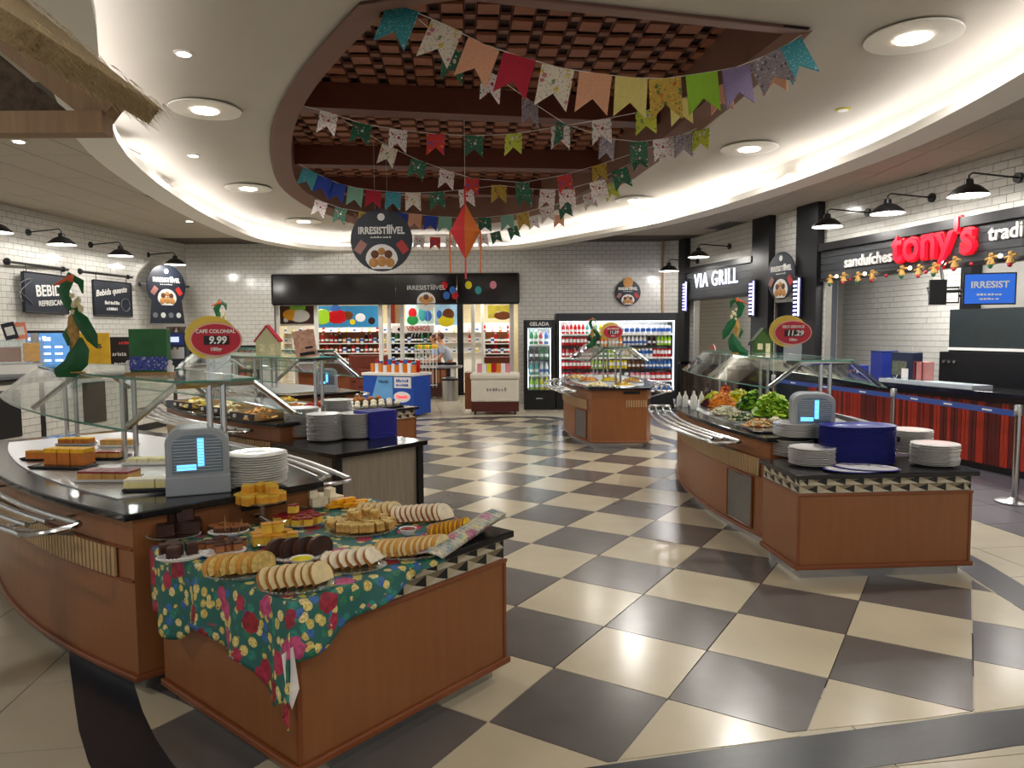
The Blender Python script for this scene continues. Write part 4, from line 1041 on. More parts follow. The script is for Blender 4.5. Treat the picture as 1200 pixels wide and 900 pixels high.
for i, (px, py) in enumerate([(838, 480), (868, 492), (895, 503), (855, 475), (882, 481), (912, 490)]):
    flatdish(px, py, .2, .13, R(85), 'steel salad tray, %s of the six along the counter' % ORD[i], M['steel'], h=.01)
# sauce bottles and bowls
sb = MB().lathe([(.026, 0), (.03, .01), (.03, .11), (.012, .14), (.008, .17)], 12).mesh('sauce_bottle', M['white'], True)
for i, (px, py, s) in enumerate([(803, 477, 1), (813, 480, 1.15), (822, 475, .9), (834, 473, .9), (796, 476, .9)]):
    p = atz(px, py, CT); o = inst(sb, 'sauce_bottle', (p.x, p.y, CT+.001), scale=(s, s, s)); tag(o, 'white squeeze bottle, %s from left at salad counter far end' % ORD[sorted([803, 813, 822, 834, 796]).index(px)], 'bottle', 'squeeze bottles')
ob = MB().lathe([(.03, 0), (.034, .01), (.034, .14), (.012, .19), (.012, .24)], 12).mesh('oil_bottle', mat('dark_bottle', '2a1a10', .1), True)
for i, (px, py) in enumerate([(829, 474), (814, 474)]):
    p = atz(px, py, CT); o = inst(ob, 'oil_bottle', (p.x, p.y, CT+.001)); tag(o, 'dark oil bottle behind the squeeze bottles, %s one' % ['right', 'left'][i], 'bottle')
# hot dishes on the middle counter
for i, (px, py, ms, lab) in enumerate([(700, 452, ('cream', 'cheese'), 'white rice like dish at the front of the middle counter'), (730, 452, ('yellow_cake', 'cheese'), 'yellow dish at the front right of the middle counter'),
                      (690, 446, ('carrot', 'pie'), 'orange dish at the middle left'), (715, 446, ('pepper_yellow', 'yellow_cake'), 'bright yellow dish at the middle'), (675, 443, ('cheese', 'pie'), 'pale golden dish at the far left'), (740, 447, ('pie', 'crust_gold'), 'golden fried dish at the far right')]):
    flatdish(px, py+1, .17, .13, 0, 'steel pan under the %s' % lab, M['steel'], h=.01); mound(px, py, ZW+.01, .14, .11, .05, [F[k] for k in ms], lab, 90, (.05, .03), 'food', 'hot_dish')
# boxes of bread on the second counter
boxm = wood('crate_wood', 'a88c60', .5); 
def crate(loc, rz, a, b, h, lab, knobs=3):
    t = thing('display_tray_box', lab, 'box', loc, rz)
    for x0, y0, x1, y1 in ((-a, -b, a, -b+.015), (-a, b-.015, a, b), (-a, -b+.015, -a+.015, b-.015), (a-.015, -b+.015, a, b-.015)):
        m = LM(); m.box(x0, y0, 0, x1, y1, h); m.build('side_board', mat('dark_crate', '3a332c', .5) if y0 == -b and x1 == a and x0 == -a else boxm, t)
    m = LM(); m.box(-a, -b, 0, a, b, .008); m.build('bottom', boxm, t)
    for k in range(knobs):
        m = LM(); x = -a+(k+.5)*2*a/knobs; m.cbox((x, -b-.008, h*.55), (.035, .014, .03)); m.build('handle', M['white'], t)
ca = 133-180
for i, (px, py, fc) in enumerate([(228, 478, ('pepper_yellow', 'cheese')), (262, 484, ('cheese', 'cream')), (300, 492, ('crust_gold', 'pie'))]):
    p = atz(px, py, ZW); crate((p.x, p.y+.12, ZW), R(ca+8), .2, .2, .07, 'dark fronted wooden display box, %s from the left on second counter' % ORD[i], 3 if i < 2 else 2)
    q = atz(px, py, ZW); obx = Vector((p.x, p.y+.12, ZW))
    pr = proj(obx); mound(pr[0], pr[1], ZW+.01, .16, .15, .09, [F[k] for k in fc], ['yellow fruit pieces in the left display box', 'white cheese breads in the middle display box', 'golden rolls in the right display box'][i], 80, (.06, .05), 'food', 'bread_heap')
for i, (px, py, c_) in enumerate([(345, 478, 'mango'), (368, 477, 'tomato'), (335, 470, 'egg')]): mound(px, py, CT+.006, .12, .08, .05, [F[c_], F[c_]], ['orange fruit heap behind the second counter boxes', 'red fruit heap behind the second counter boxes', 'yellow fruit heap behind the second counter boxes'][i], 60, (.04, .03), 'food', 'fruit_heap')
# pastries on the far table
bun = MB().sphere((0, 0, .03), .045, 8, 6, (1, .8, .75)).mesh('pastry', [F['cream']], True); bun2 = MB().sphere((0, 0, .03), .05, 8, 6, (1.2, .8, .7)).mesh('pastry', [F['crust']], True)
row = 0
for j, (fx, z, me, lab) in enumerate([(.12, .02, bun, 'pale sugared pastry in the front row'), (.28, .04, bun, 'pale sugared pastry in the second row'), (.5, .06, bun2, 'brown pastry in the rear row')]):
    for k in range(8):
        p = fr(TT['3'], .12+.13*k, fx+.1); o = inst(me, 'pastry', (p.x, p.y, TABLE_H+z), (0, 0, random.random()*3)); tag(o, '%s of the far table, %s from left' % (lab, ORD[k]), 'pastry', 'pastries on the far table')
    p = fr(TT['3'], .57, fx+.1); t = thing('long_platter', 'long dark platter under the %s' % ['front pale pastries', 'second row of pastries', 'rear brown pastries'][j], 'dish', (p.x, p.y, TABLE_H), R(50)); m = LM(); m.box(-.52, -.07, 0, .52, .07, z); m.build('dish', darkd, t, bevel=.01); m = LM(); m.tube([(-.52, -.07, z), (.52, -.07, z), (.52, .07, z), (-.52, .07, z)], .006, 5, True); m.build('rim', M['steel'], t)
p = fr(TT['3'], .9, .85); me = MB().lathe([(.09, 0), (.0, .14)], 4).mesh('cake', F['crust']); o = inst(me, 'wedge_cake', (p.x, p.y, TABLE_H)); tag(o, 'brown wedge of cake standing at the rear of the far table', 'cake')
# ------------------------------------------------------------------ serving hatches on the right wall
signb = mat('slate_board', '33363a', .45, var=.15, scale=3, stretch=(1, 1, 12))
def on(y, off=0, z=0): return wallM(y) @ Vector((0, off, z))
def wl(y): return (y*-1)          # unused helper kept simple
def hatch_sign(ya, yb, z0, z1, lab, name='fascia_sign'):
    o = on(ya); Lh = (ya-yb)*1.0254
    t = thing(name, lab, 'sign', (o.x, o.y, 0), WA)
    n_ = 4
    for k in range(n_):
        m = LM(); h = (z1-.12-z0)/n_; m.box(0, -.1, z0+k*h+.004, Lh, .02, z0+(k+1)*h-.004); m.build('board', signb, t)
    m = LM(); m.box(0, -.16, z1-.12, Lh, .04, z1); m.build('top_band', M['black'], t)
    m = LM(); m.box(0, -.12, z0-.05, Lh, .03, z0); m.build('lower_band', M['black'], t)
    return t, Lh
t, Lh = hatch_sign(12.0, 5.6, 2.54, 3.1, 'long dark boarded fascia reading sanduíches tony\'s tradi')
s_at = lambda y: (12.0-y)*1.0254
def wy(px):        # distance y where the right wall plane meets a pixel column
    d = ray(px, 389); a = 4.77+13.8*1.43/6.3; return a/(d.x/d.y+1.43/6.3)
text('sanduíches', .235, M['letter'], t, (s_at((wy(996)+wy(1050))/2), -.115, 2.74), off=.02, ext=.012, sx=1.0)
ty = (wy(1054)+wy(1150))/2
text("tony's", .62, mat('red_outline', 'c01024', .4, emit=.35, ecol='e01020'), t, (s_at(ty), -.125, 2.84), off=.055, ext=.02, name='lettering_outline', sx=.93)
text("tony's", .62, M['red'], t, (s_at(ty), -.155, 2.84), off=.015, ext=.02, sx=.93)
text('tradi', .25, M['letter'], t, (s_at(wy(1163)), -.115, 2.84), off=.02, ext=.012, ax='LEFT')
t, Lg = hatch_sign(16.7, 13.98, 2.42, 3.12, 'dark fascia with lit white letters VIA GRILL')
text('VIA GRILL', .44, M['lit'], t, ((16.7-(wy(818)+wy(872))/2)*1.0254, -.13, 2.78), off=.0, ext=.012, sx=.85, sp=1.14)
# counters under the hatches
redw = [wood('red_plank_a', '7c1f14', .35, .3), wood('red_plank_b', '9a2c1a', .35, .3), wood('red_plank_c', '541812', .4, .3)]
def bar(ya, yb, off, lab, mats_, z1, top, name, pw_=.055, kick=.08, dep=.55):
    o = on(ya); Lh = (ya-yb)*1.0254; t = thing(name, lab, 'counter', (o.x, o.y, 0), WA)
    m = LM(); m.box(0, -off+.02, kick, Lh, -off+dep, z1); m.build('body', M['black'], t)
    m = LM(); m.box(0, -off+.06, 0, Lh, -off+dep-.05, kick); m.build('kick_plate', M['black'], t)
    n_ = int(Lh/pw_); me = [MB().box(0, 0, kick+.01, pw_-.006, .018, z1).mesh('plank', x) for x in mats_]
    for k in range(n_): inst(random.choice(me), 'plank', (k*pw_, -off+random.uniform(-.004, .004), 0), (0, 0, 0), t)
    m = LM(); m.box(-.02, -off-.05, z1, Lh, -off+dep+.04, top); m.build('worktop', M['granite'], t, bevel=.006)
    return t
bar(11.98, 6.0, .3, 'sandwich counter with red plank front and thick black top', redw, .84, .96, 'serving_counter')
bar(16.45, 14.05, .35, 'grill counter with grey brown slatted front and glass top', [wood('reed_a', '5a4a3e', .5, .3), wood('reed_b', '463a32', .5, .3)], .95, 1.02, 'serving_counter', .06)
struct(MB(wallM(13.4)).box(0, .05, 0, .82, .1, 2.2).build('door_1', mat('dark_blue_door', '1b222c', .4)))
hd = MB(wallM(13.4)); hd.tube([Vector((.1, .0, .95)), Vector((.1, .0, 1.25))], .012, 6); hd.build('door_handle', M['steel'], bpy.data.objects['door_1'])
# things on the sandwich counter
cu = lambda px, off=-.1, z=.962: on(wy(px), off, z)
def boxthing(name, lab, cat, loc, rz, dims, m_, bev=.004, extra=None):
    t = thing(name, lab, cat, loc, rz); m = LM(); m.box(-dims[0]/2, -dims[1]/2, 0, dims[0]/2, dims[1]/2, dims[2]); m.build('body', m_, t, bevel=bev)
    if extra: extra(t)
    return t
navyp = mat('navy_plastic', '1c2a66', .35); pinkp = mat('pink_plastic', 'c88a86', .4)
def lid(t): m = LM(); m.box(-.12, -.13, .4, .12, .13, .43); m.build('lid', navyp, t)
boxthing('blue_bin', 'tall blue box standing on the sandwich counter', 'box', cu(1044), WA, (.24, .26, .4), mat('blue_plastic', '26358c', .35), extra=lid)
def disp(t):
    m = LM(); m.box(-.17, -.09, .1, .1, -.085, .3); m.build('front_print', mat('grey_print', '5a5f52', .6, var=.4, scale=30), t)
    m = LM(); m.box(.02, -.1, .02, .14, -.092, .2); m.build('price_card', M['plate'], t)
    m = LM(); m.tube([(-.13, -.095, .07), (-.1, -.095, .04), (-.06, -.095, .1)], .006, 5); m.build('tick_mark', M['letter'], t)
boxthing('card_display', 'dark navy display unit with a white card on the sandwich counter', 'display', cu(1071), WA, (.4, .16, .42), mat('navy_unit', '1e2a44', .4), extra=disp)
def rail_(t): m = LM(); m.tube([(-.08, -.1, .02), (-.08, -.1, .3), (.06, -.1, .3), (.06, -.1, .02)], .012, 6); m.build('frame', mat('dark_red', '7a2a28', .4), t)
boxthing('pink_holder', 'pale pink holder with dark red loop beside the navy display', 'holder', cu(1093), WA, (.16, .14, .3), pinkp, extra=rail_)
def dots(t):
    for k in range(3): m = LM(); m.sphere((-.08+.08*k, -.08, .1+.02*(k % 2)), .022, 8, 6); m.build('badge', pinkp if k < 2 else M['plate'], t)
boxthing('small_blue_box', 'small blue box left on the sandwich counter', 'box', on(wy(1014), -.1, .962), WA, (.28, .14, .2), mat('blue_plastic', '26358c', .35), extra=dots)
o = on((wy(1054)+wy(1168))/2, -.12, .962); ll = (wy(1054)-wy(1168))*1.02
t = thing('glass_display_ledge', 'long low pale glass ledge along the sandwich counter top', 'ledge', o, WA); m = LM(); m.box(-ll/2, -.2, 0, ll/2, .1, .05); m.build('base', mat('frosted', 'b4bcc6', .3), t); m = LM(); m.box(-ll/2, -.2, .05, ll/2, -.19, .09); m.build('glass_lip', M['glass'], t)
# dark ovens at the right of the kitchen
o = on(11.05, 1.35, 0)
t = thing('kitchen_oven', 'black and steel oven stack at the right of the sandwich kitchen', 'oven', o, WA)
m = LM(); m.box(0, 0, 0, 1.6, .7, 1.35); m.build('body', M['black'], t)
m = LM(); m.box(.12, .05, 1.35, 1.5, .65, 2.0); m.build('upper_oven', mat('oven_grey', '3c4448', .25, .5), t)
m = LM(); m.box(.12, .03, 1.38, 1.5, .05, 1.42); m.build('door_edge', M['plate'], t)
for k in range(3): m = LM(); m.cyl((.1+.1*k, -.02, 1.2), (.1+.1*k, 0, 1.2), .025, 10); m.build('knob', M['steel'], t)
struct(MB(wallM(11.34)).box(0, 1.98, 0, .2, 2.19, 3.1).build('trim_5', M['black']))
# screen on an arm
o = aty(1159, 340, 8.5); t = thing('menu_screen', 'hanging blue menu screen reading IRRESIST under the fascia', 'screen', o, WA-R(-60))
m = LM(); m.box(-.27, -.02, -.17, .27, .02, .2); m.build('housing', M['black'], t)
m = LM(); m.box(-.255, -.023, -.155, .255, -.02, .185); m.build('picture', mat('screen_blue', '1d4fae', .3, emit=.55, ecol='2a66c8', var=.2, scale=2), t)
text('IRRESIST', .105, M['letter'], t, (0, -.026, .06), off=.03, ext=.001); scribble(t, 0, -.027, -.05, .26, .025, M['letter']); scribble(t, 0, -.027, -.1, .2, .025, M['letter'], 5)
m = LM(); m.tube([(-.27, .02, 0), (-.45, .1, 0)], .02, 6); m.box(-.6, .06, -.16, -.42, .12, .14); m.build('bracket', M['black'], t)
m = LM(); m.tube([(-.45, .1, .1), (-.45, .25, .3), (-.3, .5, .45)], .018, 6); m.build('support_arm', M['black'], t)
o = aty(1108, 347, 8.75); t = thing('screen_frame', 'empty black wire screen frame beside the blue menu screen', 'bracket', o, WA-R(-60))
m = LM(); m.tube([(-.2, 0, .1), (.14, 0, .1), (.14, 0, -.08), (-.15, 0, -.08)], .012, 5, True); m.build('frame', M['black'], t); m = LM(); m.tube([(.14, 0, 0), (.2, .02, 0)], .02, 5); m.build('arm', M['black'], t)
# garland of corn husk dolls along the fascia edge
husk = mat('corn_husk', 'b08a4c', .8, var=.3, scale=30); husk_w = mat('husk_pale', 'd8cfa8', .8, var=.2, scale=30); greenr = mat('green_ribbon', '0f5a30', .45, var=.15); redr = mat('red_bead', 'b02030', .4)
o = on(12.0, -.2, 2.5); t = thing('husk_garland', 'garland of small corn husk dolls and lights under the sandwich fascia', 'garland', o, WA)
pxs = [985, 1001, 1018, 1035, 1070, 1090, 1108, 1132, 1175, 1198]
L_ = [((12.0-wy(px))*1.0254, 0, (.03 if i > 6 else 0)+.01*math.sin(i*2)) for i, px in enumerate(pxs)]
m = LM(); m.tube([(p[0], p[1], p[2]+.07) for p in L_], .006, 5); m.build('wire', M['black'], t)
for i, p in enumerate(L_):
    m = LM(); m.sphere((p[0], p[1]-.01, p[2]+.05), .03, 8, 6); m.lathe([(.015, .03), (.05, -.06), (.03, -.07)], 8, Matrix.Translation((p[0], p[1]-.01, p[2])))
    m.tube([(p[0]-.08, -.01, p[2]+.0), (p[0], -.01, p[2]+.02), (p[0]+.08, -.01, p[2]+.03)], .016, 6); d_ = m.build('husk_doll', husk, t, True)
    m = LM(); m.lathe([(.02, 0), (.03, -.05), (.01, -.07)], 6, Matrix.Translation((p[0]+.01, p[1]-.03, p[2]-.04))); m.build('skirt', [greenr, redr][i % 2], d_)
for i in range(len(L_)-1):
    a, b = L_[i], L_[i+1]; m = LM(); m.sphere(((a[0]+b[0])/2, -.02, (a[2]+b[2])/2+.03-(.07 if i % 2 else 0)), .025, 8, 6); m.build('bead', redr if i % 2 else M['bulb'], t, True)
# neon ladders on the pillars
neon = mat('violet_neon', 'c8c8ff', emit=4, ecol='a8a8ff')
for y, zz, lab in [(16.7, 2.42, 'violet lit lamp on the left pillar of the grill'), (13.96, 2.25, 'violet lit lamp on the pillar right of the grill sign'), (12.58, 2.2, 'violet lit lamp on the pillar left of the sandwich sign')]:
    o = on(y, -.17, zz-.3); t = thing('pillar_light', lab, 'lamp', o, WA); m = LM(); m.box(-.02, -.02, 0, .2, .0, .72); m.build('housing', M['black'], t)
    m = LM(); m.box(.13, -.03, .04, .16, -.02, .68); m.build('tube', neon, t)
    for k in range(9): m = LM(); m.box(.0, -.03, .05+.07*k, .09, -.02, .08+.07*k); m.build('rung', neon, t)
# grill kitchen contents
o = on(15.0, 1.7, 1.5)
boxthing('extractor_hood', 'grey extractor hood inside the grill kitchen', 'hood', on(14.9, 1.6, 1.9), WA, (1.6, .6, .7), mat('hood_grey', '9a9690', .35, .4))
t = thing('hanging_lamp', 'black conical lamp hanging in the grill hatch', 'lamp', on(14.5, .3, 1.4)); m = LM(); m.lathe([(.16, 0), (.05, .22), (.03, .3)], 16); m.build('shade', M['black'], t, True); m = LM(); m.tube([(0, 0, .3), (0, 0, 1.2)], .006, 5); m.build('cord', M['black'], t)
for i, y in enumerate((16.2, 15.6)):
    t = thing('pink_round_sign', ['small pink round sign at the left of the grill hatch', 'large pink round sign inside the grill hatch'][i], 'sign', on(y-.5*i, .3+.5*i, 1.25+.35*i), WA); m = LM(); m.lathe([(.14+.12*i, 0), (.14+.12*i, .02)], 20, Matrix.Rotation(PI/2, 4, 'X')); m.build('disc', pinkp, t); m = LM(); m.box(-.015, -.0, -.5, .015, .01, 0); m.build('stem', M['white'], t)
for y, z in ((11.2, 3.1), (9.6, 3.1), (15.2, 3.1)):
    p = on(y, 1.0, z); light('AREA', p, 66, size=.8, name='kitchen_light')
# ------------------------------------------------------------------ queue posts and belt
def post(p, lab):
    t = thing('queue_post', lab, 'post', (p[0], p[1], 0), group='steel queue posts'); m = LM(); m.lathe([(.17, 0), (.17, .012), (.06, .03), (.035, .05)], 24); m.build('base', M['steel_d'], t, True)
    m = LM(); m.lathe([(.03, .04), (.03, .9)], 16); m.build('pole', M['steel'], t, True); m = LM(); m.lathe([(.038, .86), (.038, .95), (.03, .96)], 16); m.build('belt_head', M['steel_d'], t, True)
pa, pb = Vector((4.93, 7.0, 0)), Vector((4.79, 9.05, 0))
post(pa, 'steel queue post at the right edge of the picture'); post(pb, 'steel queue post behind the plate stacks')
beltm = mat('blue_belt', '2c4a94', .5)
def belt(a, b, lab, n=3):
    t = thing('queue_belt', lab, 'belt', a); d = b-a; ang = math.atan2(d.y, d.x); t.rotation_euler = (0, 0, ang); Ld = d.length
    m = LM(); m.box(.03, -.002, .84, Ld-.03, .002, .9); m.build('webbing', beltm, t)
    for k in range(n):
        m = LM(); m.box(Ld*(k+.7)/(n+.4)-.07, .0022, .862, Ld*(k+.7)/(n+.4)+.07, .004, .878); m.build('printed_mark', M['letter'], t)
        m = LM(); m.box(Ld*(k+.7)/(n+.4)-.07, -.004, .862, Ld*(k+.7)/(n+.4)+.07, -.0022, .878); m.build('printed_mark', M['letter'], t)
belt(pb, pa, 'blue queue belt stretched between the two steel posts'); belt(Vector((4.35, 12.0, 0)), pb, 'blue queue belt running back along the red counter', 3)
post((4.35, 12.0), 'farthest steel queue post behind the right buffet guard')
# ------------------------------------------------------------------ drinks bar on the left
ba, bb = Vector((-6.9, 9.2, 0)), Vector((-6.15, 14.8, 0)); bang = math.atan2(bb.y-ba.y, bb.x-ba.x); bl_ = (bb-ba).length
bar_t = thing('drinks_bar', 'white tiled bar front with black inset panels behind the near left counter', 'counter', ba, bang)
m = LM(); m.box(-2, .0, .12, bl_, .6, 1.06); m.build('body', M['mortar'], bar_t)
m = LM(); m.box(-2, .03, 0, bl_, .6, .12); m.build('kick_plate', M['black'], bar_t)
m = LM(); m.box(-2, -.05, 1.06, bl_+.03, .65, 1.1); m.build('worktop', M['granite'], bar_t, bevel=.005)
rs = LM(); cnt = 0
for r in range(9):
    x = -2-(.1 if r % 2 else 0)
    while x < bl_:
        xa, xb = max(x, -2), min(x+.2, bl_)
        if xb-xa > .05:
            if xb-xa > .19 and x > -.6 and cnt < 160: inst(FB, 'brick', ((xa+xb)/2, 0, .175+r*.1), (0, 0, 0), bar_t); cnt += 1
            else: rs.box(xa+.003, -.008, .128+r*.1, xb-.003, 0, .222+r*.1)
        x += .2
tag(rs.build('brick_courses', M['brick'], bar_t), kind='stuff')
for x, w_, z0_, z1_ in [(.25, .5, .3, .95), (1.1, .08, .12, 1.02), (1.95, .5, .3, .95), (2.9, .08, .12, 1.02), (4.3, .1, .12, 1.02)]:
    m = LM(); m.box(x, -.02, z0_, x+w_, 0, z1_); m.build('inset_panel', M['black'], bar_t)
m = LM(); m.box(1.55, -.03, .75, 1.68, -.01, .95); m.build('socket_plate', M['plate'], bar_t)
def onbar(px, d=.25, z=1.1):     # point on the bar top seen at pixel column px
    dd = ray(px, 400); n_ = Vector((-math.sin(bang), math.cos(bang), 0)); o = ba+n_*d; tt = (o.xy.dot(n_.xy))/(dd.xy.dot(n_.xy)); return Vector((dd.x*tt, dd.y*tt, z))
def backbox(px, w_, h, dep, m_, lab, name, cat, rz=20, extra=None, d=.25):
    return boxthing(name, lab, cat, onbar(px, d), R(rz), (w_, dep, h), m_, extra=extra)
# juice machine with leaflets
def juice(t):
    m = LM(); m.box(-.35, -.16, .05, .35, -.155, .18); m.build('lower_panel', M['white'], t)
    m = LM(); m.box(.13, -.12, .22, .32, .12, .48); m.build('orange_juice', F['mango'], t); m = LM(); m.box(-.32, -.12, .22, .1, .12, .42); m.build('brown_juice', F['caramel'], t)
boxthing('juice_machine', 'juice dispenser with clear tanks at the far left', 'appliance', onbar(14, .3), R(35), (.75, .3, .2), M['steel_d'], extra=juice)
t = thing('juice_tank_cover', 'clear box cover over the juice dispenser tanks', 'cover', onbar(14, .3, 1.302), R(35)); m = LM(); m.box(-.37, -.15, 0, .37, .15, .33); m.build('cover', gl2, t)
for px, c_, lab, lean in [(15, M['navy'], 'dark leaflet leaning on the juice dispenser', -14), (26, M['redbox'], 'salmon leaflet standing on the juice dispenser', -8)]:
    p = onbar(px, .3, 1.635); t = thing('leaflet', lab, 'leaflet', p, R(30)); m = LM(); m.box(-.08, -.005, 0, .08, .005, .24, Matrix.Rotation(R(lean), 4, 'Y')); m.build('card', c_ if c_ is M['navy'] else mat('salmon_card', 'd88468', .6), t)
    m = LM(); m.box(-.05, -.008, .06, .05, -.005, .18, Matrix.Rotation(R(lean), 4, 'Y')); m.build('picture', M['chalk'], t)
def scr(t):
    m = LM(); m.box(-.27, -.135, .06, .27, -.131, .62); m.build('picture', mat('menu_glow', '4f7fb4', .3, emit=.6, ecol='5a92d0', var=.35, scale=9), t)
    scribble(t, -.1, -.139, .54, .3, .07, M['lit'], 5)
    for k in range(9): m = LM(); m.box(-.22+.15*(k % 3), -.138, .2+.1*(k//3), -.12+.15*(k % 3), -.135, .23+.1*(k//3)); m.build('menu_line', M['lit'], t)
    m = LM(); m.sphere((-.2, -.13, .1), .04, 8, 6, (1, .1, 1)); m.build('green_spot', mat('green_glow', '50e070', emit=1.2), t)
backbox(58, .56, .66, .26, M['black'], 'blue lit drinks menu screen standing on the bar', 'menu_screen', 'screen', 25, scr)
boxthing('grey_column', 'grey narrow dispenser column beside the blue menu screen', 'appliance', onbar(42, .3), R(25), (.1, .2, .62), M['steel_d'])
yb = mat('yellow_board', 'c49a1c', .6, var=.15, scale=6)
def ytext(t): text('M', .2, M['navy'], t, (-.2, -.03, .42)); text('s', .16, M['navy'], t, (.24, -.03, .42)); m = LM(); m.tube([(-.36, -.03, .02), (.36, -.03, .02)], .012, 5); m.build('bottom_edge', M['cork'], t)
backbox(97, .76, .62, .05, yb, 'yellow board with dark letters behind the green parrot doll', 'yellow_board', 'board', 22, ytext)
def btext(t): text('arista', .1, M['letter'], t, (.0, -.065, .26)); scribble(t, .08, -.065, .45, .16, .05, M['redbox'], 4); scribble(t, .02, -.065, .1, .2, .03, M['chalk'], 6)
backbox(140, .36, .55, .12, mat('black_board', '19151a', .5), 'black board with white letters arista on the bar', 'menu_board', 'board', 18, btext)
def cof(t):
    m = LM(); m.box(-.17, -.17, .12, .17, -.15, .34); m.build('drip_area', M['steel'], t); m = LM(); m.box(-.16, -.17, .38, .16, -.155, .6); m.build('display', navyp, t)
    m = LM(); m.box(-.08, -.175, .44, .08, -.17, .54); m.build('screen', mat('pale_screen', 'b8c8e8', emit=.5), t); m = LM(); m.tube([(-.05, -.2, .36), (-.05, -.2, .3)], .012, 6); m.tube([(.05, -.2, .36), (.05, -.2, .3)], .012, 6); m.build('spout', M['black'], t)
    for s in (-1, 1): m = LM(); m.lathe([(.06, .63), (.09, .72), (.09, .74)], 12, Matrix.Translation((s*.09, 0, 0))); m.build('bean_hopper', mat('hopper', '5a4a40', .2), t)
backbox(207, .4, .63, .3, M['navy'], 'navy coffee machine with steel drip area behind the price sign', 'coffee_machine', 'appliance', 12, cof)
backbox(232, .36, .5, .3, M['steel_d'], 'steel coffee machine half hidden by the price sign', 'coffee_machine', 'appliance', 12, cof)
def prn(t): 
    for i in range(3):
        for j in range(4): m = LM(); m.sphere((-.1+.1*i, -.012, .1+.13*j), .04, 8, 6, (1, .1, 1)); m.build('food_print', F[['tomato', 'crust', 'cream', 'caramel'][(i+j) % 4]], t)
p = aty(291, 420, 12.2); boxthing('food_poster', 'dark standing poster with food pictures left of the red paper house', 'poster', (p.x, p.y, .9), R(5), (.36, .02, .6), mat('black_board', '19151a', .5), extra=prn)
# ------------------------------------------------------------------ decorations on the guards
GT = 1.469
def ribbon(pts, w_, m_, name, par):
    """flat leaf following 3-d points in local coordinates, thick in the middle"""
    mb = LM(); n_ = len(pts); vs = []
    for i, p in enumerate(pts):
        p = Vector(p); t_ = (Vector(pts[min(i+1, n_-1)])-Vector(pts[max(i-1, 0)])).normalized(); s_ = t_.cross(Vector((0, -1, 0))).normalized(); ww = w_*math.sin(PI*(.12+.84*i/(n_-1)))
        vs += [p-s_*ww, p+Vector((0, -ww*.45, 0)), p+s_*ww, p+Vector((0, ww*.3, 0))]
    fs = []
    for i in range(n_-1):
        for k in range(4): fs.append((i*4+k, i*4+(k+1) % 4, i*4+4+(k+1) % 4, i*4+4+k))
    fs += [(3, 2, 1, 0), ((n_-1)*4, (n_-1)*4+1, (n_-1)*4+2, (n_-1)*4+3)]
    mb.add(vs, fs); return mb.build(name, m_, par, True)
def parrot(loc, s, lab, rz=0, mir=1):
    t = thing('parrot_doll', lab, 'doll', loc, rz); k = s; P = lambda L_: [(mir*x*k, y*k, z*k) for x, y, z in L_]
    ribbon(P([(-.17, 0, .0), (-.06, 0, .03), (.0, 0, .1), (.03, 0, .18), (.03, 0, .26)]), .085*k, greenr, 'tail', t)
    ribbon(P([(-.06, 0, .2), (-.09, .02, .28), (-.04, .02, .36), (.0, .02, .3)]), .03*k, greenr, 'leaf_loop', t)
    ribbon(P([(.0, -.03, .46), (.06, -.03, .38), (.13, -.03, .26), (.16, -.02, .18)]), .055*k, greenr, 'wing', t)
    ribbon(P([(.02, 0, .44), (-.05, 0, .5), (-.08, 0, .6), (-.02, 0, .7), (.05, 0, .66), (.06, 0, .58)]), .045*k, greenr, 'body', t)
    ribbon(P([(-.01, .01, .2), (-.03, .01, .3), (-.02, .01, .4), (.02, .01, .5)]), .05*k, husk, 'husk_core', t)
    m = LM()
    for a in range(9): m.sphere((mir*(.03+.03*math.cos(a*1.3))*k, -.03*k, (.46+.04*math.sin(a*2.1)+.01*a)*k), .02*k, 7, 5)
    m.build('husk_flower', husk_w, t, True)
    m = LM(); m.cyl((mir*-.03*k, 0, .69*k), (mir*-.15*k, 0, .64*k), .022*k, 8, .006*k); m.sphere((mir*-.02*k, 0, .69*k), .03*k); m.build('beak', mat('orange_beak', 'd0603c', .5), t, True)
    m = LM(); m.lathe([(.001, 0), (.05*k, 0), (.05*k, .008), (.001, .008)], 12); m.build('base', husk, t)
p = atz(88, 437, GT); parrot((p.x+.02, p.y, GT), .82, 'large green ribbon parrot doll on the near left glass shelf')
p = atz(862, 414, GT); parrot((p.x-.02, p.y-.03, GT), .78, 'green ribbon parrot doll on the right glass shelf', mir=-1)
p = aty(262, 418, 9.2); parrot((p.x, p.y, 1.469), .9, 'dark green parrot doll behind the round price sign, far left', mir=1)
parrot((1.22, 10.85, GT), .6, 'small green parrot doll on the middle counter glass shelf', mir=1)
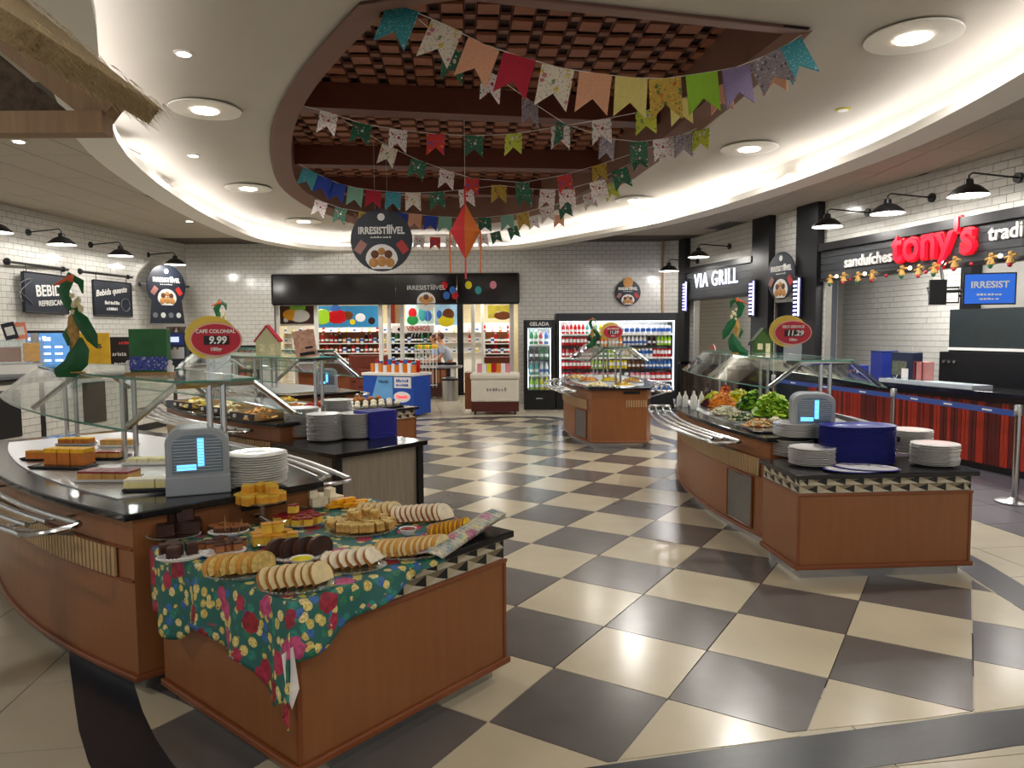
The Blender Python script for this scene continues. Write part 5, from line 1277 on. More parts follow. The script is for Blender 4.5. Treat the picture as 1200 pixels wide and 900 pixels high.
# green painted box with patterned foot
p = atz(173, 440, GT); bf = floral('blue_pattern', '3b4aa0', ['c8cce8', '2a3488', 'a8b0d8'], ['d8d8e8', '4858b0', '8890c8'], s1=40, s2=90)
def gb(t):
    m = LM(); m.box(-.1, -.036, .03, .1, -.031, .105); m.build('patterned_panel', bf, t); m = LM(); m.box(-.12, -.05, 0, .12, .045, .018); m.build('base', M['cork'], t)
    for s in (-1, 1): m = LM(); m.lathe([(.018, .018), (.022, .05), (.01, .06), (.015, .075), (.006, .085)], 8, Matrix.Translation((s*.112, -.02, 0))); m.build('white_figure', M['plate'], t, True)
boxthing('green_box', 'green painted box with blue patterned foot on the near glass shelf', 'box', (p.x, p.y+.04, GT), R(6), (.205, .06, .26), mat('green_paint', '2f6b3e', .6, var=.2, scale=8), extra=gb)
def house(loc, s, mc, roofc, lab, rz=0):
    t = thing('paper_house', lab, 'ornament', loc, rz)
    m = LM(); m.prism([(-.09*s, 0), (.09*s, 0), (.09*s, .13*s), (0, .23*s), (-.09*s, .13*s)], -.04*s, .04*s, Matrix.Rotation(PI/2, 4, 'X')); m.build('walls', mc, t)
    m = LM()
    for q in (-1, 1): m.add([(q*.105*s, -.05*s, .115*s), (0, -.05*s, .245*s), (0, .05*s, .245*s), (q*.105*s, .05*s, .115*s), (q*.1*s, -.05*s, .105*s), (0, -.05*s, .23*s), (0, .05*s, .23*s), (q*.1*s, .05*s, .105*s)], [(0, 1, 2, 3), (7, 6, 5, 4), (0, 4, 5, 1), (3, 2, 6, 7), (0, 3, 7, 4)])
    m.build('roof', roofc, t)
    m = LM(); m.box(-.06*s, -.045*s, .03*s, -.01*s, -.04*s, .09*s); m.box(.02*s, -.045*s, 0, .065*s, -.04*s, .09*s); m.build('window_and_door', husk_w, t)
    return t
p = atz(893, 413, GT); house((p.x, p.y, GT), 1.05, mat('green_house', '3a5a20', .6), mat('green_roof', '2c4418', .6), 'small green paper house on the right glass shelf')
p = aty(315, 419, 7.7); 
house((p.x, p.y, 1.469), 1.3, mat('pale_house', 'c8c49a', .7), mat('red_roof', 'b4283c', .6), 'small red roofed paper house above the second left counter')
# price signs
def price(loc, w_, l1, num, lab, rz=0):
    t = thing('price_sign', lab, 'sign', loc, rz); a, b = w_/2, w_*.33
    cz = .12+b
    m = LM(); m.box(-a*.45, -.003, 0, a*.5, .003, cz); m.build('clear_stand', gl2, t)
    m = LM(); m.lathe([(1, 0), (1, .008)], 36, Matrix.Translation((-.24*a, .008, cz+b*.12)) @ Matrix.Rotation(PI/2, 4, 'X') @ Matrix.Diagonal((a, b*1.3, 1, 1))); m.build('yellow_moon', mat('yellow_sign', 'd4b84a', .5), t)
    m = LM(); m.lathe([(1, 0), (1, .008)], 36, Matrix.Translation((0, -.004, cz)) @ Matrix.Rotation(PI/2, 4, 'X') @ Matrix.Diagonal((a, b, 1, 1))); m.build('oval_border', mat('pink_border', 'e0a8a0', .5), t)
    m = LM(); m.lathe([(1, 0), (1, .004)], 36, Matrix.Translation((0, -.012, cz)) @ Matrix.Rotation(PI/2, 4, 'X') @ Matrix.Diagonal((a*.94, b*.92, 1, 1))); m.build('red_oval', mat('red_oval', 'b42436', .45), t)
    m = LM(); m.box(-a*.45, -.022, cz-b*.3, a*.5, -.016, cz+b*.22); m.build('number_panel', M['black'], t)
    text(l1, w_*.1, M['letter'], t, (0, -.018, cz+b*.48), ext=.001, off=.02); text(num, w_*.2, M['letter'], t, (a*.08, -.024, cz-b*.05), ext=.001, off=.03, shear=.15); text('100gr', w_*.1, M['letter'], t, (0, -.018, cz-b*.58), ext=.001, off=.02)
p = atz(256, 446, GT); price((p.x, p.y, GT), .25, 'CAFE COLONIAL', '9.99', 'red oval price sign CAFE COLONIAL 9.99 on near glass shelf', R(3))
p = atz(931, 423, GT); price((p.x, p.y+.05, GT), .28, 'SELF-SERVICE', '11.29', 'red oval price sign SELF-SERVICE 11.29 on the right glass shelf', R(-3))
price((1.5, 10.75, GT), .3, 'SELF-SERVICE', '11.29', 'small red oval price sign above the middle counter', 0)
# tilted menu card on second guard
p = aty(360, 418, 6.9); t = thing('menu_card', 'tilted cream and red menu card standing on the second guard', 'card', (p.x, p.y, 1.469), R(5))
m = LM(); m.box(-.1, -.01, 0, .1, .01, .26, Matrix.Rotation(R(-8), 4, 'Y')); m.build('card', mat('peach_card', 'd4a48c', .6, var=.3, scale=30), t); m = LM(); m.box(-.06, -.014, .02, .08, -.01, .05, Matrix.Rotation(R(-8), 4, 'Y')); m.build('black_strip', M['black'], t); m = LM(); m.box(.0, -.014, .08, .07, -.01, .1, Matrix.Rotation(R(-8), 4, 'Y')); m.build('black_strip', M['black'], t)
# ------------------------------------------------------------------ coolers with bottles
BC = {'red': 'b81820', 'green': '1f7a3a', 'yellow': 'd8c81c', 'orange': 'd87a24', 'white': 'e6e6ea', 'blue': '2c62b0', 'dark': '2a1810', 'pink': 'd88a98', 'lime': '9ac830', 'teal': '3a9a98', 'brown': '6a3a1c'}
def drink(col, kind):
    key = ('drink', col, kind)
    if key in MATS: return MATS[key]
    m1 = mat('liquid_'+col, BC[col], .15, var=.02); mb = MB()
    pr = [(.03, 0), (.032, .01), (.032, .15), (.014, .2), (.013, .225)] if kind == 0 else ([(.03, 0), (.033, .01), (.033, .12), (.027, .13)] if kind == 1 else [(.045, 0), (.048, .01), (.048, .1), (.04, .12)])
    mb.lathe(pr, 8); mb.cm = 1; z = .05 if kind != 2 else .03; r = pr[1][0]+.001; mb.lathe([(r, z), (r, z+.05)], 8, cap=False)
    if kind == 0: mb.lathe([(.015, .222), (.015, .238)], 8)
    MATS[key] = mb.mesh('drink', [m1, M['plate'] if col not in ('white',) else mat('liquid_blue', BC['blue'])], True); return MATS[key]
KN = ['bottle', 'can', 'pot']
def cooler(x0, x1, y, H, depth, nsh, lab, rowspec, hdr=None, door=True, z0=.32):
    t = thing('drinks_cooler', lab, 'refrigerator', ((x0+x1)/2, y, 0)); W = (x1-x0)/2
    m = LM(); m.box(-W, 0, 0, -W+.06, depth, H); m.build('side_panel', M['black'], t); m = LM(); m.box(W-.06, 0, 0, W, depth, H); m.build('side_panel', M['black'], t)
    m = LM(); m.box(-W+.06, depth-.04, z0, W-.06, depth, H-.16); m.build('back_panel', M['plate'], t); m = LM(); m.box(-W+.06, 0, 0, W-.06, depth, z0); m.build('base', M['black'], t)
    m = LM(); m.box(-W+.06, -.01, H-.17, W-.06, depth, H); m.build('header', mat('cooler_header', '24262c', .3), t)
    m = LM(); m.box(-.07, -.02, z0*.55, .07, 0, z0*.62); m.build('badge', M['steel'], t)
    if hdr: text(hdr, .11, M['letter'], t, (0, -.016, H-.09), off=.02)
    for s in (-1, 1): m = LM(); m.box(s*(W-.085)-.012, .02, z0+.05, s*(W-.085)+.012, .04, H-.2); m.build('light_tube', mat('cooler_tube', 'ffffff', emit=3.5, ecol='e8f4ff'), t)
    m = LM(); m.box(-W+.06, .03, H-.19, W-.06, .07, H-.172); m.build('light_tube', mat('cooler_tube', 'ffffff'), t)
    hs = (H-.2-z0)/nsh
    for r in range(nsh):
        z = z0+r*hs; m = LM(); m.box(-W+.07, .06, z-.012, W-.07, depth-.05, z+.004); m.build('shelf', M['white'], t); m = LM(); m.box(-W+.07, .045, z-.03, W-.07, .06, z+.012); m.build('price_rail', M['white'] if r % 2 else M['black'], t)
    if door:
        m = LM(); m.box(-W+.06, -.02, z0, W-.06, -.014, H-.17); m.build('glass_door', M['glass'], t); m = LM(); m.tube([(-W+.07, -.02, z0), (W-.07, -.02, z0), (W-.07, -.02, H-.18), (-W+.07, -.02, H-.18)], .018, 4, True); m.build('door_frame', M['black'], t)
        m = LM(); m.tube([(-W+.1, -.05, .9), (-W+.1, -.05, 1.3)], .012, 6); m.build('handle', M['steel'], t)
    l = light('AREA', ((x0+x1)/2, y+.15, H-.22), 10*(x1-x0), color=(.93, .98, 1), size=(x1-x0)*.85, sy=.1, name='cooler_light')
    xx = x0+.11; 
    for r in range(nsh):
        z = z0+r*hs+.0045; sc_ = min(1.25, hs/.26); x = x0+.12; k = 0; row = rowspec[r % len(rowspec)]; tot = 0
        cnt_ = {}; segs = row; span = (x1-x0-.24)/sum(s_[2] for s_ in segs); rowname = ['bottom', 'second', 'third', 'fourth', 'fifth', 'sixth', 'top'][r if r < nsh-1 else 6]
        for col, kd, wt in segs:
            nb = max(1, int(span*wt/(.078 if kd < 2 else .105))); 
            for q in range(nb):
                o = inst(drink(col, kd), 'drink_'+KN[kd], (x+(q+.5)*span*wt/nb, y+.11, z), (0, 0, random.random()), scale=(sc_*1.12, sc_*1.12, [sc_, hs*.74/.13, hs*.7/.12][kd]))
                i_ = cnt_.get((col, kd), 0); cnt_[col, kd] = i_+1
                tag(o, '%s drink %s, %s of its colour from left, %s shelf of %s cooler' % (col, KN[kd], ORD[i_] if i_ < 32 else 'last', rowname, 'narrow' if door else 'wide'), KN[kd] if kd < 2 else 'tub', 'drinks on the shelves of the %s cooler' % ('narrow' if door else 'wide'))
            x += span*wt
cooler(.26, .93, 15.7, 1.95, .72, 4, 'narrow black glass door cooler with bright shelves of bottles', [[('lime', 0, 1), ('yellow', 0, 1)], [('teal', 0, 1), ('white', 0, 1)], [('dark', 0, 1), ('green', 0, 1)], [('green', 0, 1), ('red', 0, .6), ('blue', 0, .6)]], 'GELADA', True, .42)
cooler(.97, 3.6, 15.72, 2.09, .8, 6, 'wide open black wall cooler filled with rows of coloured drinks', [
    [('white', 2, 3), ('blue', 2, 3), ('white', 2, 2)], [('red', 1, 2), ('pink', 2, 2), ('white', 2, 1), ('pink', 2, 1.5), ('red', 2, 1.5)], [('red', 1, 2), ('lime', 0, 1), ('yellow', 1, 1.5), ('brown', 0, 1.2), ('blue', 0, 1.8)],
    [('red', 0, 2), ('green', 0, 1), ('lime', 0, 1), ('yellow', 1, 1), ('white', 1, 1), ('red', 1, 1.2)], [('red', 1, 1.6), ('dark', 0, .8), ('orange', 0, 1.4), ('white', 0, 1.5), ('dark', 0, .6), ('lime', 0, .9)], [('red', 0, 1.6), ('teal', 0, .9), ('yellow', 0, .8), ('green', 0, .6), ('white', 2, 2.6), ('white', 2, 1)]], None, False, .36)
# ------------------------------------------------------------------ freezer kiosks before the shop
t = thing('blue_freezer', 'blue branded display freezer with white top before the shop', 'freezer', (-2.4, 14.95, 0), R(-25))
bluef = mat('freezer_blue', '1f4fb0', .35, var=.05); 
m = LM(); m.box(-.62, -.3, .03, .62, .35, .82); m.build('body', bluef, t, bevel=.01); m = LM(); m.box(-.64, -.32, .82, .64, .37, .88); m.build('top', M['white'], t, bevel=.01)
m = LM(); m.prism([(-.4, .35), (.12, .35), (.12, .8), (-.25, .8)], 0, .004, Matrix.Translation((0, -.301, 0)) @ Matrix.Rotation(PI/2, 4, 'X')); m.build('pale_print', mat('sky_print', '6aa8e0', .4), t)
m = LM(); m.box(.16, -.31, .58, .56, -.301, .8); m.build('white_card', M['plate'], t); scribble(t, .36, -.314, .73, .3, .06, bluef, 6); scribble(t, .36, -.314, .64, .3, .05, bluef, 7)
m = LM(); m.lathe([(1, 0), (1, .006)], 24, Matrix.Translation((.34, -.3, .4)) @ Matrix.Rotation(PI/2, 4, 'X') @ Matrix.Diagonal((.2, .11, 1, 1))); m.build('oval_badge', M['plate'], t); text('Nestlé', .1, M['red'], t, (.34, -.31, .4)); text('Nestlé', .09, M['navy'], t, (-.1, -.308, .7))
for s in (-1, 1): m = LM(); m.cyl((s*.5, 0, 0), (s*.5, 0, .04), .03, 8); m.build('foot', M['black'], t)
bfr = t
cols = ['orange', 'yellow', 'red', 'white', 'pink', 'blue']; pk = {c: MB().box(-.05, -.02, 0, .05, .02, .2).mesh('snack_bag', mat('liquid_'+c, BC[c])) for c in cols}
for k in range(11):
    for j in range(2):
        p = (Matrix.Translation(t.location) @ Matrix.Rotation(R(-25), 4, 'Z')) @ Vector((-.5+.1*k, -.1+.16*j, 0)); c = cols[(k*3+j*2) % 6]
        o = inst(pk[c], 'snack_bag', (p.x, p.y, .881), (R(random.uniform(-6, 6)), 0, R(-25+random.uniform(-20, 20))), scale=(random.uniform(.7, 1), 1, random.uniform(.7, 1.0)+.3*j)); tag(o, '%s snack bag, %s from left in %s row on the blue freezer' % (c, ORD[k], ['front', 'rear'][j]), 'bag', 'snack bags on the blue freezer')
t = thing('cream_freezer', 'rounded cream chest freezer with dark red base and castors', 'freezer', (-.36, 15.05, 0)); cream = mat('cream_enamel', 'd9d3c3', .3, var=.02); dred = mat('dark_red_base', '4c1a14', .4)
m = LM(); m.box(-.48, -.25, .26, .5, .4, .72); m.build('body', cream, t, bevel=.03); m = LM(); m.box(-.5, -.27, .72, .52, .42, .85); m.build('lid', cream, t, bevel=.04)
m = LM(); m.box(-.48, -.25, .06, .5, .4, .26); m.build('base', dred, t); m = LM(); m.box(-.62, -.1, .1, -.48, .45, .86); m.build('side_unit', M['wood_d'], t)
scribble(t, .05, -.256, .52, .42, .07, M['steel'], 7)
for x in (-.4, .42): m = LM(); m.cyl((x-.02, -.2, .03), (x+.02, -.2, .03), .03, 10); m.build('castor', M['black'], t)
for k in range(7):
    c = ['pink', 'white', 'yellow', 'red', 'orange', 'white', 'pink'][k]; o = inst(pk[c] if c in pk else pk['pink'], 'snack_bag', (-.68+.1*k, 15.1, .851), (0, 0, R(random.uniform(-15, 15))), scale=(.9, 1, .95)); tag(o, '%s packet, %s from left on the cream freezer' % (c, ORD[k]), 'packet', 'packets on the cream freezer')
t = thing('steel_bin', 'round steel waste bin beside the checkout', 'bin', (-1.55, 18.0, 0)); m = LM(); m.lathe([(.2, 0), (.21, .5)], 20); m.build('body', M['steel_d'], t, True); m = LM(); m.lathe([(.21, .5), (.215, .55), (.15, .58)], 20); m.build('lid', M['black'], t, True)
# ------------------------------------------------------------------ shop behind the back wall
SZ = 3.1
struct(MB().box(-8, 17.32, SZ, 3, 27, SZ+.1).build('ceiling_shop', M['plaster_w']))
struct(MB().box(-8.1, 26.9, 0, 3.1, 27, SZ).build('wall_shop_back', mat('shop_wall', 'd8cba8', .7)))
struct(MB().box(-8.1, 17.4, 0, -8, 27, SZ).build('wall_shop_left', mat('shop_wall', 'd8cba8', .7)))
struct(MB().box(2.4, 17.4, 0, 2.5, 27, SZ).build('wall_shop_right', mat('shop_wall', 'd8cba8', .7)))
for xi, x in enumerate((-6, -3.3, -.6)):
    for yi, y in enumerate((19, 22.5, 25.5)):
        t = thing('shop_ceiling_light', 'square shop ceiling lamp, %s row, %s column' % (['front', 'middle', 'rear'][yi], ['left', 'middle', 'right'][xi]), 'light', (x, y, SZ-.02), group='shop ceiling lamps'); m = LM(); m.box(-.3, -.3, -.02, .3, .3, .02); m.build('diffuser', mat('shop_lamp', 'ffffff', emit=5, ecol='fff6e8'), t)
        m = LM(); m.box(-.33, -.33, -.01, .33, .33, .02); m.build('frame', M['white'], t); light('AREA', (0, 0, -.04), 34, size=.55, sy=.55, parent=t)
t = thing('shop_fascia', 'glossy black fascia over the shop opening with a snack picture', 'sign', (-2.73, BY-.04, 2.38))
fb = mat('glossy_black', '16110f', .12, var=.5, scale=3)
for k in range(4):
    m = LM(); m.box(-2.89+k*1.445+.003, -.02, 0, -2.89+(k+1)*1.445-.003, .08, .67); m.build('panel', fb, t)
for a, b in [((-2.9, .68), (2.9, .68)), ((-2.9, -.01), (2.9, -.01)), ((-2.9, 0), (-2.9, .68)), ((2.9, 0), (2.9, .68))]: m = LM(); m.tube([(a[0], -.02, a[1]), (b[0], -.02, b[1])], .02, 4); m.build('frame', M['black'], t)
text('IRRESISTÍÍÍVEL', .15, M['chalk'], t, (.72, -.03, .36)); m = LM(); m.lathe([(.22, 0), (.22, .006)], 20, Matrix.Translation((.72, -.022, .04)) @ Matrix.Rotation(PI/2, 4, 'X')); m.build('plate_print', M['chalk'], t)
for dx, dz, k in [(-.1, .05, 0), (.1, .05, 0), (0, .1, 1), (0, -.02, 0)]: m = LM(); m.sphere((.72+dx, -.035, .04+dz), .07, 8, 6, (1, .1, 1)); m.build('snack_print', M['tan_roll' if k == 0 else 'dark_roll'], t, True)
for k, (c, x) in enumerate([('red', 1.15), ('blue', 1.35), ('red', 1.4), ('yellow', 1.72), ('teal', 1.95), ('blue', 1.2), ('pink', 2.3)]): m = LM(); m.sphere((x, -.022, .42-.12*(k % 3)), .08, 8, 6, (1, .05, 1.2)); m.build('painted_reflection', mat('liquid_'+c, BC[c]), t, True)  # reflections of coloured things, painted as flat blobs on the glossy panels
sx = lambda px, Y: (px-600)/847.57*Y
for i, (px, Y, w_, c) in enumerate([(327, 17.5, .08, 'white'), (372, 17.5, .09, 'white'), (447, 17.5, .09, 'white'), (457, 17.6, .07, 'white'), (472, 18.2, .1, 'white'), (540, 19.5, .16, 'black'), (555, 19.0, .1, 'white'), (566, 19.2, .07, 'white'), (600, 17.5, .1, 'white')]):
    x = sx(px, Y); t = thing('shop_post', '%s upright post in the shop opening, %s from left' % ('pale' if c == 'white' else 'dark', ORD[i]), 'post', (x, Y, 0)); m = LM(); m.box(-w_/2, -.04, 0, w_/2, .04, 2.9); m.build('post', M[c], t); m = LM(); m.box(-w_/2-.03, -.06, 0, w_/2+.03, .06, .06); m.build('foot', M[c], t)
def panel(px0, px1, py0, py1, Y, lab, name, base, blobs, cat='sign', tx=None, dep=.08, frame=None):
    a, b = aty(px0, py1, Y), aty(px1, py0, Y); t = thing(name, lab, cat, ((a.x+b.x)/2, Y, a.z)); W = (b.x-a.x)/2; H = b.z-a.z
    m = LM(); m.box(-W, -dep, 0, W, 0, H); m.build('board', base, t)
    if cat != 'x':
        m = LM()
        for q in (-.7, .7): m.tube([(q*W, -dep/2, H), (q*W, -dep/2, SZ-a.z)], .008, 4)
        m.build('hanging_rods', M['steel_d'], t)
    if frame:
        m = LM(); m.tube([(-W, -dep, 0), (W, -dep, 0), (W, -dep, H), (-W, -dep, H)], .03, 4, True); m.build('frame', frame, t)
    for x, z, r, sxx, c in blobs: m = LM(); m.sphere((x*W, -dep-.004, z*H), r, 10, 8, (sxx, .06, 1)); m.build('picture_shape', c if not isinstance(c, str) else mat('liquid_'+c, BC[c]), t, True)
    if tx: text(tx[0], tx[1], tx[2], t, (tx[3]*W, -dep-.01, tx[4]*H), off=.02)
    return t
pb = mat('brown_panel', '4a261c', .5); mb2 = mat('mural_blue', '2a7fb0', .5, var=.15, scale=2); 
panel(329, 371, 357, 381, 18.2, 'brown framed sign with a wrapped sandwich picture in the shop', 'food_sign', pb, [(-.35, .5, .14, 1.5, F['mango']), (.1, .45, .16, 1.6, M['plate']), (.4, .45, .1, 1.2, 'white'), (-.65, .25, .06, 1, 'white')], tx=None, frame=M['white'])
panel(341, 358, 359, 363, 18.05, 'small green strip above the sandwich picture', 'green_strip', mat('lime_strip', '7ab83a', .5), [])
panel(373, 447, 358, 384, 20.5, 'long blue mural with green end and red shape above the shelves', 'mural', mb2, [(-.85, .5, .22, 1.2, 'lime'), (-.38, .5, .2, 1.5, 'red'), (-.42, .85, .13, 1, 'blue'), (-.05, .55, .12, 1.3, 'brown'), (.35, .45, .12, 1.2, 'white'), (.7, .3, .1, 1, 'dark'), (.1, .25, .08, 1, 'yellow')], frame=None)
panel(457, 463, 355, 379, 18.6, 'narrow orange red banner in the shop opening', 'banner', mat('orange_red', 'b84a30', .6), [])
panel(463, 471, 355, 379, 18.7, 'narrow cream banner in the shop opening', 'banner', mat('cream_banner', 'd8c8a0', .6), [])
panel(476, 508, 356, 380, 20, 'pale poster with red and green figures in the shop', 'poster', mat('pale_poster', 'a8c8c0', .6, var=.3, scale=6), [(-.5, .55, .14, .8, 'red'), (-.5, .2, .14, 1.1, 'green'), (.2, .5, .2, .5, 'teal'), (.6, .4, .15, .7, 'blue')], cat='poster')
panel(510, 536, 356, 381, 20, 'light blue poster with a brown round figure in the shop', 'poster', mat('light_blue_poster', '9cc4e0', .6, var=.2, scale=5), [(.2, .5, .16, 1, 'brown'), (.0, .2, .16, 1.4, 'yellow'), (-.6, .5, .12, .6, 'blue')], cat='poster')
panel(460, 509, 381, 390, 19.2, 'white shop sign reading VINHOS', 'shop_sign', M['plate'], [(-.6, .45, .05, 1.6, 'dark')], tx=('VINHOS', .17, M['redbox'], .25, .5))
panel(572, 598, 358, 373, 20.5, 'yellow panel above the right shelves of the shop', 'yellow_sign', mat('mustard', 'b8a82a', .6, var=.2, scale=5), [(.3, .2, .12, 2, 'brown')])
def gondola(px0, px1, Y, zs, lab, cols, nper, name='shop_shelf', back='wood_d', dz=.2, zb=.0):
    x0, x1 = sx(px0, Y), sx(px1, Y); t = thing(name, lab, 'shelf', ((x0+x1)/2, Y, 0)); W = (x1-x0)/2; top = zs[-1]+.32
    m = LM(); m.box(-W, .3, zb, W, .34, top); m.build('back_panel', M[back], t)
    for s in (-1, 1): m = LM(); m.box(s*W-.02, -.05, zb, s*W+.02, .34, top); m.build('upright', M['white'], t)
    m = LM(); m.box(-W, 0, 0, W, .3, .1); m.build('base', M[back], t)
    for r, z in enumerate(zs):
        m = LM(); m.box(-W, -.05, z-.025, W, .3, z); m.build('shelf', M['white'], t)
        for q in range(nper):
            c = cols[(q*2+r*3+int(random.random()*2)) % len(cols)]; kd = 0 if c in ('dark', 'green', 'red') else 1; sc_ = random.uniform(1.0, 1.25)
            o = inst(drink(c, kd), 'shop_'+KN[kd], ((x0+x1)/2-W+(q+.5)*2*W/nper, Y+.08, z+.001), scale=(sc_*1.3, sc_*1.3, sc_))
            tag(o, '%s %s, %s from left, %s shelf up of %s' % (c, KN[kd], ORD[q] if q < 32 else 'last', ORD[r], lab2[lab]), KN[kd], 'goods on ' + lab2[lab])
lab2 = {'left shop shelf unit with dark red and white goods': 'left shop unit', 'shop shelf unit behind the checkout with wine bottles': 'wine unit', 'right shop shelf unit with reddish jars': 'right shop unit', 'far shop shelf with pale goods': 'far shop unit'}
L4 = list(lab2)
gondola(345, 447, 20.8, [.85, 1.12, 1.4], L4[0], ['red', 'white', 'brown', 'dark', 'orange', 'red'], 20)
gondola(455, 508, 20.8, [.85, 1.12, 1.4], L4[1], ['dark', 'green', 'dark', 'white', 'dark'], 14, back='black')
gondola(568, 598, 20.3, [.8, 1.1, 1.38], L4[2], ['brown', 'red', 'white', 'brown'], 8)
gondola(330, 600, 25.5, [1.0, 1.35, 1.7], L4[3], ['white', 'yellow', 'red', 'blue', 'white', 'pink', 'orange'], 30, back='white')
for i, (a, b, z0_, z1_, Y) in enumerate([(410, 453, .75, 1.1, 19.3), (566, 600, .75, 1.05, 19.2), (418, 450, .45, .75, 18.9)]):
    t = thing('wooden_crate', ['red brown crate shelf left of the freezer', 'red brown crate shelf at the right of the shop', 'low red brown crate behind the pastry table'][i], 'crate', ((sx(a, Y)+sx(b, Y))/2, Y, 0)); W = (sx(b, Y)-sx(a, Y))/2; cw = mat('crate_red', '6e2c1a', .5, var=.15, scale=4)
    for k in range(3): h = (z1_-.05)/3; m = LM(); m.box(-W, 0, .05+k*h, W, .4, .05+(k+1)*h-.02); m.build('board', cw, t)
    for s in (-1, 1): m = LM(); m.box(s*W-.03, -.01, 0, s*W+.03, .41, z1_); m.build('post', cw, t)
# checkout
t = thing('checkout_table', 'checkout table with brown grid front and steel edge', 'table', (-1.95, 18.6, 0)); m = LM(); m.box(-.5, -.2, .78, .65, .5, .83); m.build('top', M['steel_d'], t); m = LM(); m.box(-.48, -.15, .05, .3, .45, .78); m.build('cabinet', pb, t)
for k in range(5): m = LM(); m.box(-.46+k*.15, -.17, .4, -.34+k*.15, -.15, .74); m.build('grid_panel', F['caramel'], t)
m = LM(); m.box(.38, -.15, .0, .48, .45, .78); m.build('end_panel', M['white'], t)
t = thing('wire_rack', 'white wire display rack with fruit basket beside the checkout', 'rack', (sx(499, 18.3), 18.3, 0)); 
for k in range(7): m = LM(); m.tube([(-.26+k*.087, 0, .3), (-.26+k*.087, 0, 1.3)], .008, 4); m.tube([(-.26+k*.087, .25, .3), (-.26+k*.087, .25, 1.3)], .008, 4); m.build('upright', M['white'], t)
for z in (.35, .8, 1.0, 1.25): m = LM(); m.box(-.28, 0, z, .28, .25, z+.015); m.build('shelf', M['white'], t)
for k in range(9):
    me = MB().sphere((0, 0, .06), .06, 8, 6).mesh('fruit', F[['lettuce', 'mango', 'egg'][k % 3]], True); o = inst(me, 'fruit', (sx(499, 18.3)-.24+.06*k, 18.42, 1.266)); tag(o, 'fruit, %s from left on top of the white wire rack' % ORD[k], 'fruit', 'fruit on the wire rack')
# ------------------------------------------------------------------ people
def skin(name, verts, edges, radii, root, m_, parent=None, sub=2):
    me = bpy.data.meshes.new(name); me.from_pydata(verts, edges, []); o = bpy.data.objects.new(name, me); C.objects.link(o)
    o.modifiers.new('s', 'SKIN')
    for i, r in enumerate(radii):
        sv = me.skin_vertices[0].data[i]; sv.radius = (r, r) if not isinstance(r, tuple) else r; sv.use_root = (i == root)
    o.modifiers.new('u', 'SUBSURF').levels = sub; o.modifiers['u'].render_levels = sub
    bpy.context.view_layer.update(); nm = bpy.data.meshes.new_from_object(o.evaluated_get(bpy.context.evaluated_depsgraph_get()))
    bpy.data.objects.remove(o); nm.name = name; nm.materials.clear(); nm.materials.append(m_)
    nm.polygons.foreach_set('use_smooth', [True]*len(nm.polygons)); return inst(nm, name, (0, 0, 0), parent=parent)
skinm = mat('skin_tone', 'b98262', .5, var=.04); jeans = mat('jeans', '20294a', .7, var=.15, scale=20); hairm = mat('brown_hair', '4a2418', .6, var=.2, scale=30)
